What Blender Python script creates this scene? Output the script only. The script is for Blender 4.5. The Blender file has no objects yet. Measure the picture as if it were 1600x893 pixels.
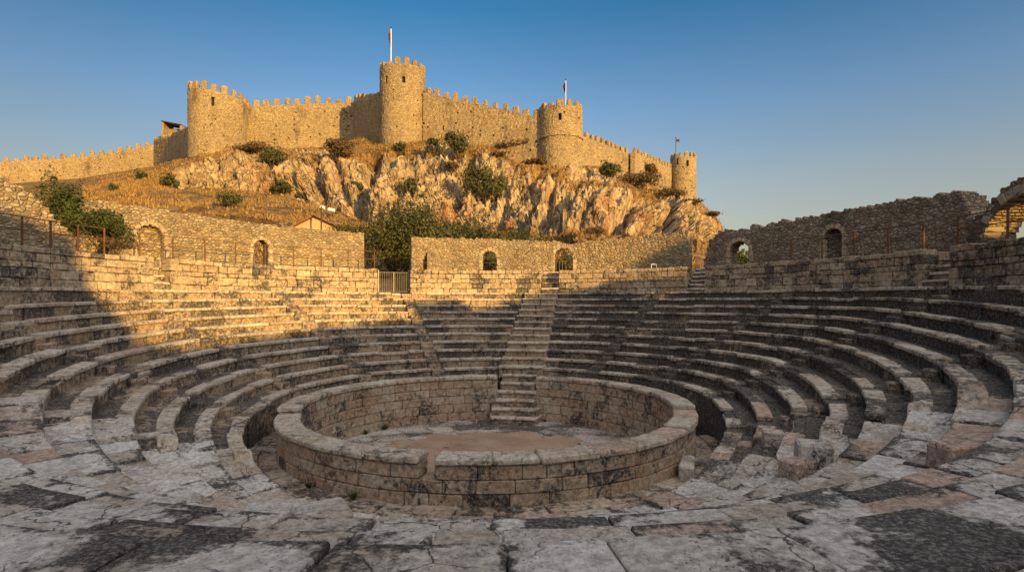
import bpy, math, random
from mathutils import Vector, Matrix, noise
R = math.radians
random.seed(11)
SC = bpy.context.scene
COL = SC.collection
PXF, HOR = 890.0, 473.0                       # focal length in photo pixels, horizon row
CX, CY = -0.70, 17.4                          # centre of the orchestra; the eye is the origin
SUN_AZ, SUN_EL = 142.0, 9.5
TO_SUN = (math.sin(R(SUN_AZ)), math.cos(R(SUN_AZ)))

def P(px, py, Y):                              # point seen at pixel (px,py) standing Y metres away
    return Vector(((px - 800) / PXF * Y, Y, (HOR - py) / PXF * Y))
def pol(t, r, z=0.0):                          # polar about the orchestra, t degrees from the far axis
    a = R(t)
    return Vector((CX + r * math.sin(a), CY + r * math.cos(a), z))
def ang(px, r):                                # polar angle at which photo column px meets radius r
    m = (px - 800) / PXF
    a = 1 + m * m; b = -2 * m * CX - 2 * CY; c = CX * CX + CY * CY - r * r
    Y = (-b + math.sqrt(b * b - 4 * a * c)) / 2 / a
    return math.degrees(math.atan2(m * Y - CX, Y - CY))
def lerp(a, b, t): return a + (b - a) * t
def clamp(x, a=0.0, b=1.0): return a if x < a else b if x > b else x
def smooth(x): x = clamp(x); return x * x * (3 - 2 * x)
def interp(tab, x):
    if x <= tab[0][0]: return tab[0][1]
    for (x0, y0), (x1, y1) in zip(tab, tab[1:]):
        if x <= x1: return y0 + (y1 - y0) * (x - x0) / (x1 - x0)
    return tab[-1][1]
def N1(x, y=0.0, z=0.0): return noise.noise(Vector((x, y, z)))

# ------------------------------------------------------------------ mesh builder
class MB:
    def __init__(self): self.v = []; self.f = []; self.t = []; self.w = []; self.uvw = False
    def add(self, vs, fs, tint=(0.5, 0, 0), w=None):
        o = len(self.v)
        self.v.extend(vs)
        self.f.extend([tuple(i + o for i in f) for f in fs])
        if isinstance(tint, list): self.t.extend(tint)
        else: self.t.extend([tint] * len(vs))
        if w is not None: self.w.extend(w); self.uvw = True
        else: self.w.extend([(p[0], p[1], p[2]) for p in vs])
    def build(self, name, mat, parent=None, smoothing=False):
        me = bpy.data.meshes.new(name)
        loc = parent_loc(parent)
        me.from_pydata([(p[0] - loc.x, p[1] - loc.y, p[2] - loc.z) for p in self.v], [], self.f)
        a = me.attributes.new('tint', 'FLOAT_COLOR', 'POINT')
        a.data.foreach_set('color', [c for t in self.t for c in (t[0], t[1], t[2], 1.0)])
        if self.uvw:
            b = me.attributes.new('wuv', 'FLOAT_VECTOR', 'POINT')
            b.data.foreach_set('vector', [c for t in self.w for c in t])
        me.materials.append(mat)
        if smoothing: me.polygons.foreach_set('use_smooth', [True] * len(me.polygons))
        me.update()
        o = bpy.data.objects.new(name, me); COL.objects.link(o)
        if parent is not None: o.parent = parent
        return o
def parent_loc(p):
    l = Vector((0, 0, 0))
    while p is not None: l = l + p.location; p = p.parent
    return l
def tag(o, label=None, cat=None, group=None, kind=None):
    if label: o['label'] = label
    if cat: o['category'] = cat
    if group: o['group'] = group
    if kind: o['kind'] = kind
    return o
def thing(name, label, cat, loc, group=None):
    o = bpy.data.objects.new(name, None); COL.objects.link(o)
    o.empty_display_size = .2; o.location = loc
    return tag(o, label, cat, group, 'thing')

# rounded box swept along an arc (r,theta,z); the stones of the theatre
def arc_block(mb, r0, r1, t0, t1, zb, zt, tint, ch=.02, step=.35, wob=.012, skew=0.0, ntop=1, round_=1.0, edge=0.0):
    rm = (r0 + r1) / 2
    L = abs(R(t1 - t0)) * rm
    if L < .05: return
    n = max(1, int(L / step))
    c = min(ch, L * .2)
    ct = math.degrees(c / rm)
    ts = [(t0, 1)] + [(lerp(t0 + ct, t1 - ct, i / n), 0) for i in range(n + 1)] + [(t1, 1)]
    zbf = zb if callable(zb) else (lambda t: zb)
    ztf = zt if callable(zt) else (lambda t: zt)
    sx = random.uniform(0, 99)
    vs = []; fs = []
    for t, end in ts:
        e = c * .9 if end else 0.0
        a, b = zbf(t) + e, ztf(t) - e
        i0, i1 = r0 + e, r1 - e
        ch1 = c * round_
        sec = [(i0, a + c), (i0, b - ch1)]
        for k in range(ntop + 1): sec.append((lerp(i0 + ch1, i1 - c, k / ntop), b))
        sec += [(i1, b - c), (i1, a + c), (i1 - c, a), (i0 + c, a)]
        for (r, z) in sec:
            tt = t + skew * (r - rm) / rm * 57.3
            p = pol(tt, r, z)
            q = p * 2.3; q.x += sx
            d = noise.noise_vector(q) * wob
            vs.append((p.x + d.x, p.y + d.y, p.z + d.z))
    m = len(vs) // len(ts)
    if edge:                                      # dirt and lichen gathered along the joints
        tl = []
        for i in range(len(vs)):
            s_, j_ = divmod(i, m); p = vs[i]
            e = 1.0 if s_ in (0, 1, len(ts) - 2, len(ts) - 1) or j_ in (1, 2, 2 + ntop, 3 + ntop) else 0.0
            e *= clamp(.55 + .9 * N1(p[0] * 2.7, p[1] * 2.7, 6))
            tl.append((tint[0], tint[1], tint[2] + edge * e))
        tint = tl
    for i in range(len(ts) - 1):
        for j in range(m):
            k = (j + 1) % m
            fs.append((i * m + j, (i + 1) * m + j, (i + 1) * m + k, i * m + k))
    fs.append(tuple(range(m)))
    fs.append(tuple(reversed(range((len(ts) - 1) * m, len(ts) * m))))
    mb.add(vs, fs, tint)

def box(mb, c, ax, ay, az, ch=.02, tint=(.5, 0, 0), wob=0.0):     # chamfered box, half-axis vectors
    lx, ly, lz = ax.length, ay.length, az.length
    ch = min(ch, lx * .45, ly * .45, lz * .45)
    fx, fy, fz = 1 - ch / lx, 1 - ch / ly, 1 - ch / lz
    vs = []; idx = {}
    for sx in (-1, 1):
        for sy in (-1, 1):
            for sz in (-1, 1):
                for k, (a, b, d) in enumerate(((1, fy, fz), (fx, 1, fz), (fx, fy, 1))):
                    p = c + ax * (sx * a) + ay * (sy * b) + az * (sz * d)
                    if wob: p = p + noise.noise_vector(p * 3.1) * wob
                    idx[(sx, sy, sz, k)] = len(vs); vs.append(tuple(p))
    fs = []
    for s in (-1, 1):
        for k in range(3):
            q = []
            for (a, b) in ((-1, -1), (1, -1), (1, 1), (-1, 1)):
                key = [0, 0, 0]; key[k] = s; key[(k + 1) % 3] = a; key[(k + 2) % 3] = b
                q.append(idx[(key[0], key[1], key[2], k)])
            fs.append(tuple(q if s > 0 else reversed(q)))
    for k in range(3):
        k1, k2 = (k + 1) % 3, (k + 2) % 3
        for a in (-1, 1):
            for b in (-1, 1):
                q = []
                for s, kk in ((-1, k1), (1, k1), (1, k2), (-1, k2)):
                    key = [0, 0, 0]; key[k] = s; key[k1] = a; key[k2] = b
                    q.append(idx[(key[0], key[1], key[2], kk)])
                fs.append(tuple(q if a * b < 0 else reversed(q)))
    for sx in (-1, 1):
        for sy in (-1, 1):
            for sz in (-1, 1):
                q = [idx[(sx, sy, sz, k)] for k in range(3)]
                fs.append(tuple(q if sx * sy * sz > 0 else reversed(q)))
    mb.add(vs, fs, tint)
X, Yv, Z = Vector((1, 0, 0)), Vector((0, 1, 0)), Vector((0, 0, 1))
def stick(mb, a, b, w, tint=(.5, 0, 0), n=6):                        # thin round bar between two points
    d = (b - a).normalized()
    s = d.cross(Z if abs(d.z) < .9 else X).normalized(); u = d.cross(s)
    vs = []
    for p in (a, b):
        for i in range(n):
            q = p + s * (math.cos(6.2832 * i / n) * w) + u * (math.sin(6.2832 * i / n) * w)
            vs.append(tuple(q))
    fs = [(i, (i + 1) % n, n + (i + 1) % n, n + i) for i in range(n)] + [tuple(reversed(range(n))), tuple(range(n, 2 * n))]
    mb.add(vs, fs, tint)

# masonry wall as a fine grid along a path: path(u) -> point, outward normal
def wall(mb, path, L, thick, zb, zt, cell=.1, openings=(), recess=(), jag=.06, rough=.03, holes=0.0, hole_in=.35,
         off=0.0, back=True, zmin=None, tint=(.5, 0, 0)):
    nu = max(2, int(L / cell))
    us = [L * i / nu for i in range(nu + 1)]
    tops = [zt(u) + jag * N1(u * 2.1 + off, off) + jag * 1.2 * N1(u * 5.7, off + 3) for u in us]
    bots = [zb(u) for u in us]
    z0 = min(bots); nv = max(2, int((max(tops) - z0) / cell) + 1)
    solid = [[False] * nv for _ in range(nu)]
    rec = [[0.0] * nv for _ in range(nu)]
    for i in range(nu):
        um = (us[i] + us[i + 1]) / 2; tp = min(tops[i], tops[i + 1]); bt = max(bots[i], bots[i + 1])
        for j in range(nv):
            zm = z0 + (j + .5) * cell
            if z0 + j * cell > tp - cell * .1 or zm < bt - cell: continue
            if any(f(um, zm) for f in openings): continue
            solid[i][j] = True
            for f, d in recess:
                if f(um, zm): rec[i][j] = d
            if holes and random.random() < holes and zm < tp - cell * 4: rec[i][j] = hole_in
    idx = {}; vs = []; ws = []
    def vert(i, j, side, dp=0.0):
        k = (i, j, side, round(dp, 3))
        if k in idx: return idx[k]
        u = us[i]; z = min(z0 + j * cell, tops[i])
        p, n = path(u)
        d = rough * (N1(u * 3.1 + off, z * 3.1, side * 7.0) + .6 * N1(u * 7 + off, z * 9, 5 + side))
        if side == 0: q = p + n * (d - dp)
        else: q = p - n * (thick + d)
        idx[k] = len(vs); vs.append((q.x, q.y, z)); ws.append((u + off, z, -dp if side == 0 else -thick))
        return idx[k]
    fs = []
    S = lambda i, j: 0 <= i < nu and 0 <= j < nv and solid[i][j]
    for i in range(nu):
        for j in range(nv):
            if not solid[i][j]: continue
            d = rec[i][j]
            fs.append((vert(i, j, 0, d), vert(i + 1, j, 0, d), vert(i + 1, j + 1, 0, d), vert(i, j + 1, 0, d)))
            if back: fs.append((vert(i + 1, j, 1), vert(i, j, 1), vert(i, j + 1, 1), vert(i + 1, j + 1, 1)))
            for (di, dj, a, b) in ((-1, 0, (i, j + 1), (i, j)), (1, 0, (i + 1, j), (i + 1, j + 1)), (0, -1, (i, j), (i + 1, j)), (0, 1, (i + 1, j + 1), (i, j + 1))):
                if S(i + di, j + dj):
                    d2 = rec[i + di][j + dj]
                    if d > d2 + 1e-6:
                        fs.append((vert(*a, 0, d), vert(*b, 0, d), vert(*b, 0, d2), vert(*a, 0, d2)))
                elif back or dj == 0:
                    fs.append((vert(*b, 0, d), vert(*a, 0, d), vert(*a, 1), vert(*b, 1)))
    mb.add(vs, fs, tint, ws)
def arc_path(r, t0, t1, inward=True):
    L = abs(R(t1 - t0)) * r
    def f(u):
        t = t0 + (t1 - t0) * u / L
        p = pol(t, r); n = Vector((p.x - CX, p.y - CY, 0)).normalized()
        return p, (-n if inward else n)
    return f, L
def line_path(a, b):                                                  # walk a -> b, front on the right-hand side towards the viewer
    d = Vector((b.x - a.x, b.y - a.y, 0)); L = d.length; d.normalize()
    n = Vector((d.y, -d.x, 0))
    return (lambda u: (Vector((a.x, a.y, 0)) + d * u, n)), L
def arch_open(uc, w, z0, zspring):
    def f(u, z):
        if abs(u - uc) > w / 2 or z < z0: return False
        return z < zspring or (u - uc) ** 2 + (z - zspring) ** 2 < (w / 2) ** 2
    return f
def voussoirs(mb, path, uc, w, z0, zs, depth, ring=.3, legs=True, proud=.03):
    n = max(7, int(math.pi * w / 2 / .24))
    p, nn = path(uc)
    tg = Vector((-nn.y, nn.x, 0))
    if (path(uc + .1)[0] - p).dot(tg) < 0: tg = -tg
    def stone(c, au, az):
        k = random.uniform(.85, 1.1)
        box(mb, c + nn * (proud * random.uniform(.4, 1.3) - depth / 2), au * k, nn * (depth / 2), az * random.uniform(.93, .98), .025, tintr('arch'), .015)
    for i in range(n):
        a = math.pi * (i + .5) / n
        rr = w / 2 + ring / 2
        c = p + tg * (math.cos(a) * rr) + Z * (zs + math.sin(a) * rr)
        rad = tg * math.cos(a) + Z * math.sin(a); tan = -tg * math.sin(a) + Z * math.cos(a)
        stone(c, rad * (ring / 2), tan * (math.pi * rr / n / 2))
    if legs:
        z = z0
        while z < zs - .08:
            h = min(random.uniform(.22, .36), zs - z)
            for s in (-1, 1):
                stone(p + tg * (s * (w / 2 + ring / 2)) + Z * (z + h / 2), tg * (ring / 2), Z * (h / 2))
            z += h
def tintr(kind):
    r = random.random
    if kind == 'seat': return (.25 + .6 * r(), .6 * (r() < .12) + .15 * r(), .25 * (r() < .15) + .25 * r())
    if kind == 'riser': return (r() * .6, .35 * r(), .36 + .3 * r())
    if kind == 'block': return (r() * r() if r() < .75 else .7 + .5 * r(), .8 * r() * r(), .05 + .4 * r() + .15 * (r() < .12))
    return (r(), .25 * r(), .2 * r())

def dk(tn, t, amt):                             # right half: more black lichen, also darkened to deepen its shade
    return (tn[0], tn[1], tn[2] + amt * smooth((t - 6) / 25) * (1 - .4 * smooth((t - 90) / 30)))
# ------------------------------------------------------------------ materials
class NT:
    def __init__(self, name):
        self.m = bpy.data.materials.new(name); self.m.use_nodes = True
        self.t = self.m.node_tree; self.t.nodes.clear()
        self.out = self.n('ShaderNodeOutputMaterial'); self.b = self.n('ShaderNodeBsdfPrincipled')
        self.t.links.new(self.b.outputs[0], self.out.inputs[0])
        self.b.inputs['Specular IOR Level'].default_value = .25
    def n(self, ty, **kw):
        o = self.t.nodes.new(ty)
        for k, v in kw.items(): setattr(o, k, v)
        return o
    def set(self, sock, v):
        if v is None: return
        if hasattr(v, 'is_output'): self.t.links.new(v, sock)
        elif isinstance(v, (tuple, list)) and len(v) == 3 and sock.type == 'RGBA': sock.default_value = (*v, 1)
        else: sock.default_value = v
    def coord(self): return self.n('ShaderNodeTexCoord').outputs['Object']
    def geo(self): return self.n('ShaderNodeNewGeometry')
    def attr(self, name): return self.n('ShaderNodeAttribute', attribute_name=name)
    def sep(self, c):
        s = self.n('ShaderNodeSeparateColor'); self.set(s.inputs[0], c); return s.outputs
    def mapping(self, v, scale):
        m = self.n('ShaderNodeMapping'); self.set(m.inputs[0], v); m.inputs['Scale'].default_value = scale; return m.outputs[0]
    def noise(self, v, scale, detail=4, rough=.55, dist=0.0):
        o = self.n('ShaderNodeTexNoise'); self.set(o.inputs['Vector'], v); o.inputs['Scale'].default_value = scale
        o.inputs['Detail'].default_value = detail; o.inputs['Roughness'].default_value = rough; o.inputs['Distortion'].default_value = dist
        return o.outputs
    def vor(self, v, scale, feature='F1', rand=1.0):
        o = self.n('ShaderNodeTexVoronoi', feature=feature); self.set(o.inputs['Vector'], v); o.inputs['Scale'].default_value = scale
        o.inputs['Randomness'].default_value = rand
        return o.outputs
    def ramp(self, v, a, b, lo=0.0, hi=1.0):
        o = self.n('ShaderNodeMapRange'); o.clamp = True; o.interpolation_type = 'SMOOTHSTEP'
        self.set(o.inputs[0], v); o.inputs[1].default_value = a; o.inputs[2].default_value = b; o.inputs[3].default_value = lo; o.inputs[4].default_value = hi
        return o.outputs[0]
    def math(self, op, a, b=0.0, c=None):
        o = self.n('ShaderNodeMath', operation=op); self.set(o.inputs[0], a); self.set(o.inputs[1], b)
        if c is not None: self.set(o.inputs[2], c)
        return o.outputs[0]
    def vadd(self, a, b, s=1.0):
        k = self.n('ShaderNodeVectorMath', operation='SCALE'); self.set(k.inputs[0], b); k.inputs['Scale'].default_value = s
        o = self.n('ShaderNodeVectorMath', operation='ADD'); self.set(o.inputs[0], a); self.set(o.inputs[1], k.outputs[0]); return o.outputs[0]
    def mix(self, f, a, b, mode='MIX'):
        o = self.n('ShaderNodeMix', data_type='RGBA', blend_type=mode)
        self.set(o.inputs['Factor'], f); self.set(o.inputs[6], a); self.set(o.inputs[7], b); return o.outputs[2]
    def bump(self, h, dist, strength=1.0, nrm=None):
        o = self.n('ShaderNodeBump'); o.inputs['Distance'].default_value = dist; o.inputs['Strength'].default_value = strength
        self.set(o.inputs['Height'], h); self.set(o.inputs['Normal'], nrm); return o.outputs[0]
    def done(self, col, rough=.9, nrm=None):
        self.set(self.b.inputs['Base Color'], col); self.set(self.b.inputs['Roughness'], rough)
        self.set(self.b.inputs['Normal'], nrm); return self.m

def stone_mat(name, cream, grey, pink, dark=(.026, .023, .021), lich=1.0, fine=1.0, ochre=(.33, .22, .12)):
    m = NT(name); p = m.geo().outputs['Position']
    r, g, b = m.sep(m.attr('tint').outputs['Color'])[:3]
    warp = m.vadd(p, m.noise(p, 1.7, 3)['Color'], .5)
    c = m.mix(r, cream, grey)
    c = m.mix(g, c, pink)
    c = m.mix(m.ramp(m.noise(warp, .9, 4)[0], .48, .68, 0, .7), c, ochre)
    c = m.mix(m.ramp(m.noise(p, 8 * fine, 7, .78)[0], .34, .66, 0, 1), m.mix(.62, c, (.075, .062, .05)), m.mix(.22, c, (.68, .62, .55)))
    # dark lichen: blotches with broken edges, more of it on some stones
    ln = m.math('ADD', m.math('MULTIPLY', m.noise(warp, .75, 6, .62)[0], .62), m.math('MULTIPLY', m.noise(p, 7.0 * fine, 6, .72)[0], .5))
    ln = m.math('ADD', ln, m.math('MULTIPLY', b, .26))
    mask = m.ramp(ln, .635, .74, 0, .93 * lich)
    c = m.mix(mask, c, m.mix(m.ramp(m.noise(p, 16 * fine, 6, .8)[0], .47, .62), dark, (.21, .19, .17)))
    pits = m.vor(m.vadd(p, m.noise(p, 12, 2)['Color'], .06), 17 * fine)[0]
    pm = m.math('MULTIPLY', m.ramp(pits, .10, .24, 1, 0), m.ramp(m.noise(p, 2.3, 3)[0], .42, .58, 0, 1))
    c = m.mix(m.math('MULTIPLY', pm, .8), c, (.03, .028, .025))
    cr = m.vor(m.vadd(p, m.noise(p, 2.2, 4, .6)['Color'], .55), 1.35, 'DISTANCE_TO_EDGE')[0]
    cm = m.math('MULTIPLY', m.ramp(cr, .0, .016, 1, 0), m.ramp(m.noise(p, .8, 2)[0], .44, .56, 0, 1))
    c = m.mix(m.math('MULTIPLY', cm, .85), c, (.03, .028, .025))
    h = m.math('SUBTRACT', m.noise(p, 14 * fine, 8, .7)[0], m.math('ADD', m.math('MULTIPLY', pm, .5), m.math('MULTIPLY', cm, .7)))
    h = m.math('ADD', h, m.math('MULTIPLY', m.noise(p, 3.2, 4)[0], .9))
    return m.done(c, .88, m.bump(h, .05, 1.0))

def rubble_mat(name, scale, c1, c2, c3, mortar, moss=.3, bump=.06, spread=1.0, stain=(.04, .035, .03), disp=0.0):
    m = NT(name); w = m.attr('wuv').outputs['Vector']
    warp = m.vadd(w, m.noise(w, 1.3 / scale ** -1 * .5, 3)['Color'], .22 / scale)
    v = m.mapping(warp, (scale, scale * 1.75, scale))
    cell = m.vor(v, 1.0); edge = m.vor(v, 1.0, 'DISTANCE_TO_EDGE')[0]
    cr, cg, cb = m.sep(cell['Color'])[:3]
    c = m.mix(cr, c1, c2); c = m.mix(m.ramp(cg, .72, .8, 0, .85 * spread), c, c3)
    c = m.mix(m.ramp(cb, .05, .26, .65, 0), c, tuple(x * .3 for x in c1))
    c = m.mix(m.ramp(m.noise(w, 9 * scale, 5, .7)[0], .3, .72, 0, .7), m.mix(.5, c, tuple(x * .4 for x in c1)), c)
    mj = m.ramp(edge, .02, .11, 1, 0)
    c = m.mix(m.math('MULTIPLY', mj, m.ramp(m.noise(w, 2.2 * scale, 3)[0], .3, .7, .25, .85)), c, mortar)
    st = m.math('ADD', m.math('MULTIPLY', m.noise(m.mapping(w, (1, .35, 1)), .5, 5, .6)[0], .7), m.math('MULTIPLY', m.noise(w, 3.5 * scale, 5, .7)[0], .35))
    c = m.mix(m.ramp(st, .54, .68, 0, moss), c, stain)
    # older and newer patches of building, with faint courses
    pt = m.vor(m.vadd(m.mapping(w, (.16, .24, .16)), m.noise(w, .6, 4)['Color'], .25), 1.0)['Color']
    c = m.mix(m.math('MULTIPLY', m.sep(pt)[0], .38), c, m.mix(.5, c, stain))
    cs = m.noise(m.mapping(w, (.12, 2.2, .12)), 1.0, 3, .6)[0]
    c = m.mix(m.ramp(cs, .52, .66, 0, .3), c, m.mix(.45, c, stain))
    h = m.math('ADD', m.ramp(edge, .0, .22, 0, 1), m.math('MULTIPLY', m.noise(w, 7 * scale, 6, .7)[0], .7))
    h = m.math('ADD', h, m.math('MULTIPLY', cr, .5))
    return m.done(c, .92, m.bump(h, bump, 1.0))

M = {}
M['seat'] = stone_mat('seat_limestone', (.53, .42, .30), (.70, .62, .51), (.52, .30, .20))
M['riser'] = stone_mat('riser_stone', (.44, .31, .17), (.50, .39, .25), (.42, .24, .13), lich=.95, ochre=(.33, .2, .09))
M['slab'] = stone_mat('worn_slabs', (.56, .47, .38), (.80, .755, .70), (.55, .32, .22), fine=1.5)
M['block'] = stone_mat('ashlar_stone', (.43, .31, .165), (.62, .50, .32), (.42, .25, .13), lich=.95)
M['pit'] = stone_mat('orchestra_stone', (.48, .33, .20), (.56, .45, .32), (.52, .27, .14), lich=1.0, ochre=(.40, .20, .08))
M['rubble'] = rubble_mat('rubble_masonry', 4.6, (.50, .38, .22), (.62, .52, .35), (.50, .32, .16), (.20, .14, .085), .4)
M['rubble_grey'] = rubble_mat('grey_rubble_masonry', 4.2, (.38, .29, .20), (.54, .45, .34), (.42, .27, .16), (.08, .065, .05), .6)
M['castle'] = rubble_mat('castle_masonry', 4.2, (.62, .465, .25), (.78, .63, .39), (.62, .42, .20), (.34, .25, .135), .65, .11, .8, (.12, .08, .045))

def simple(name, col, rough=.6, metal=0.0, var=.25, scale=20):
    m = NT(name); p = m.coord()
    c = m.mix(m.ramp(m.noise(p, scale, 5, .65)[0], .3, .7, 0, 1), tuple(x * (1 - var) for x in col), tuple(min(1, x * (1 + var)) for x in col))
    m.b.inputs['Metallic'].default_value = metal
    return m.done(c, rough)
M['rust'] = simple('rusted_iron', (.13, .06, .03), .7, .3, .5, 30)
M['galv'] = simple('galvanised_steel', (.20, .175, .145), .5, .4)
M['whitepaint'] = simple('white_paint', (.75, .74, .72), .5)
M['plaster'] = simple('ochre_plaster', (.50, .33, .18), .9, 0, .12, 3)
M['rooftile'] = simple('clay_roof', (.22, .11, .06), .9, 0, .4, 12)
M['darkwood'] = simple('dark_timber', (.05, .035, .025), .8)
M['flag_red'] = simple('red_cloth', (.14, .03, .03), .9)
M['flag_dark'] = simple('dark_cloth', (.05, .03, .05), .9)
M['hole'] = simple('dark_interior', (.03, .024, .018), .95)

def leaf_mat(name, a, b):
    m = NT(name); r, g, bb = m.sep(m.attr('tint').outputs['Color'])[:3]
    c = m.mix(r, a, b)
    m.b.inputs['Specular IOR Level'].default_value = .2
    try: m.b.inputs['Subsurface Weight'].default_value = 0.0
    except Exception: pass
    tr = m.n('ShaderNodeBsdfTranslucent'); m.set(tr.inputs[0], c)
    mx = m.n('ShaderNodeMixShader'); mx.inputs[0].default_value = .25
    m.done(c, .6)
    m.t.links.new(m.b.outputs[0], mx.inputs[1]); m.t.links.new(tr.outputs[0], mx.inputs[2]); m.t.links.new(mx.outputs[0], m.out.inputs[0])
    return m.m
M['leaf'] = leaf_mat('olive_leaves', (.035, .042, .014), (.115, .115, .042))
M['leaf2'] = leaf_mat('green_leaves', (.028, .04, .011), (.085, .095, .027))
M['leaf3'] = leaf_mat('dry_scrub', (.06, .038, .018), (.15, .095, .04))
M['drygrass'] = leaf_mat('dry_grass_blades', (.20, .11, .035), (.38, .25, .09))
M['weed'] = leaf_mat('weed_leaves', (.04, .06, .015), (.10, .12, .03))
M['bark'] = simple('bark', (.07, .05, .035), .95, 0, .4, 9)

def soil_mat():
    m = NT('soil'); p = m.geo().outputs['Position']
    c = m.mix(m.ramp(m.noise(p, 1.1, 6, .65)[0], .35, .65), (.03, .026, .02), (.085, .066, .048))
    c = m.mix(m.ramp(m.noise(p, 11, 4, .7)[0], .45, .7, 0, .7), c, (.03, .032, .018))
    r = m.sep(m.attr('tint').outputs['Color'])[0]
    g = m.mix(m.ramp(m.noise(p, .6, 6, .7)[0], .3, .7), (.14, .085, .035), (.30, .19, .085))
    c = m.mix(r, c, g)
    return m.done(c, .95, m.bump(m.noise(p, 16, 8, .75)[0], .05, 1))
M['soil'] = soil_mat()
def floor_mat():
    m = NT('orchestra_earth'); p = m.geo().outputs['Position']
    c = m.mix(m.ramp(m.noise(p, .9, 6, .65)[0], .35, .66), (.30, .19, .125), (.40, .275, .19))
    c = m.mix(m.ramp(m.noise(p, 6, 6, .75)[0], .5, .72, 0, .7), c, (.2, .14, .10))
    c = m.mix(m.ramp(m.noise(p, 1.6, 5, .7, .5)[0], .58, .68, 0, .8), c, (.07, .055, .04))
    c = m.mix(m.ramp(m.noise(p, 30, 3, .6)[0], .66, .75, 0, .6), c, (.5, .42, .35))
    return m.done(c, .95, m.bump(m.noise(p, 14, 8, .75)[0], .04, 1))
M['earth'] = floor_mat()
def hill_mat():
    m = NT('crag_rock'); p = m.geo().outputs['Position']
    rock, red, crack = m.sep(m.attr('tint').outputs['Color'])[:3]
    sl = m.n('ShaderNodeMapping'); m.set(sl.inputs[0], p); sl.inputs['Rotation'].default_value = (0, R(28), 0); sl.inputs['Scale'].default_value = (1, .6, .45)
    s = sl.outputs[0]
    ws = m.vadd(s, m.noise(s, .25, 4)['Color'], 1.4)
    c = m.mix(m.ramp(m.noise(ws, .55, 7, .68)[0], .34, .66), (.32, .225, .13), (.56, .44, .275))
    c = m.mix(m.ramp(m.noise(ws, .22, 5, .6)[0], .54, .7, 0, .5), c, (.46, .27, .11))
    c = m.mix(m.ramp(m.noise(ws, .16, 4, .6, .3)[0], .6, .72, 0, .6), c, (.36, .15, .06))
    c = m.mix(m.math('MULTIPLY', red, m.ramp(m.noise(ws, .8, 5, .6)[0], .36, .6, .1, .85)), c, (.36, .13, .05))
    c = m.mix(m.ramp(m.noise(ws, 1.4, 6, .75)[0], .56, .72, 0, .7), c, (.12, .095, .075))
    cr = m.vor(ws, .42, 'DISTANCE_TO_EDGE')[0]; cr2 = m.vor(ws, 1.3, 'DISTANCE_TO_EDGE')[0]
    ck = m.math('MAXIMUM', m.ramp(cr, 0, .045, 1, 0), m.math('MULTIPLY', m.ramp(cr2, 0, .06, 1, 0), m.ramp(m.noise(p, .3, 3)[0], .4, .6)))
    c = m.mix(m.math('MULTIPLY', ck, .5), c, (.09, .065, .045)); c = m.mix(m.math('MULTIPLY', crack, .6), c, (.10, .07, .045))
    g = m.mix(m.ramp(m.noise(p, .5, 6, .7)[0], .35, .65), (.15, .085, .03), (.36, .215, .085))
    g = m.mix(m.ramp(m.noise(p, 1.9, 6, .75)[0], .5, .62, 0, .85), g, (.065, .05, .022)); g = m.mix(m.ramp(m.noise(p, .28, 5, .65)[0], .5, .62, 0, .8), g, (.10, .06, .025))
    g = m.mix(m.ramp(m.noise(p, .33, 5, .7)[0], .6, .68, 0, .7), g, (.40, .33, .24))
    edge = m.math('ADD', rock, m.math('MULTIPLY', m.math('SUBTRACT', m.noise(p, .9, 6, .7)[0], .5), .9))
    c = m.mix(m.ramp(edge, .4, .56), g, c)
    h = m.math('SUBTRACT', m.noise(ws, 1.6, 8, .72)[0], m.math('MULTIPLY', ck, .45))
    h2 = m.math('ADD', h, m.math('MULTIPLY', m.noise(p, 3.5, 5, .7)[0], .4))
    return m.done(c, .95, m.bump(h2, .55, 1))
M['hill'] = hill_mat()

# ------------------------------------------------------------------ the theatre
RK, TR, RISE = 6.8, .75, .33
NR = 11
ZK = lambda k: -2.735 + RISE * k
DL = [(0, 0), (45, .0), (75, .15), (100, .42), (125, .78), (150, 1.25), (180, 1.62)]
DR = [(0, 0), (62, .0), (82, .05), (100, .35), (125, .78), (150, 1.25), (180, 1.62)]
def drop(t, k):
    while t > 180: t -= 360
    while t < -180: t += 360
    d = interp(DL if t < 0 else DR, abs(t))
    if abs(t) < 120:
        f = .25 if k >= 10 else .8 if k == 9 else 1.0
        d *= lerp(f, 1, smooth((abs(t) - 95) / 25))
    if k == 0: d *= .85
    return d
N180 = [-4.03, -3.9, -3.62, -3.3, -2.95, -2.6, -2.3, -2.04, -1.84, -1.62]
def zr(k, t):
    z = zr_(k, t); tt = abs(((t + 180) % 360) - 180)
    if tt > 128:
        n = N180[k] if k < 10 else -1.62
        z = lerp(z - .18, n, smooth((tt - 129) / 46)) if tt > 129 else z - .18 * (tt - 128)
        if k >= 9: z = min(z, lerp(-.75, -1.62, smooth((tt - 135) / 34)))
    return z
def zr_(k, t):
    tt = abs(((t + 180) % 360) - 180)
    z = ZK(min(k, 10)) - drop(t, k)
    return z
CEN = 9.3
STAIRS = [-101, -74, -47, -20.5, CEN, 35, 61, 88, 113]
FLOOR, WALK = -4.68, -4.08

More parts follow.
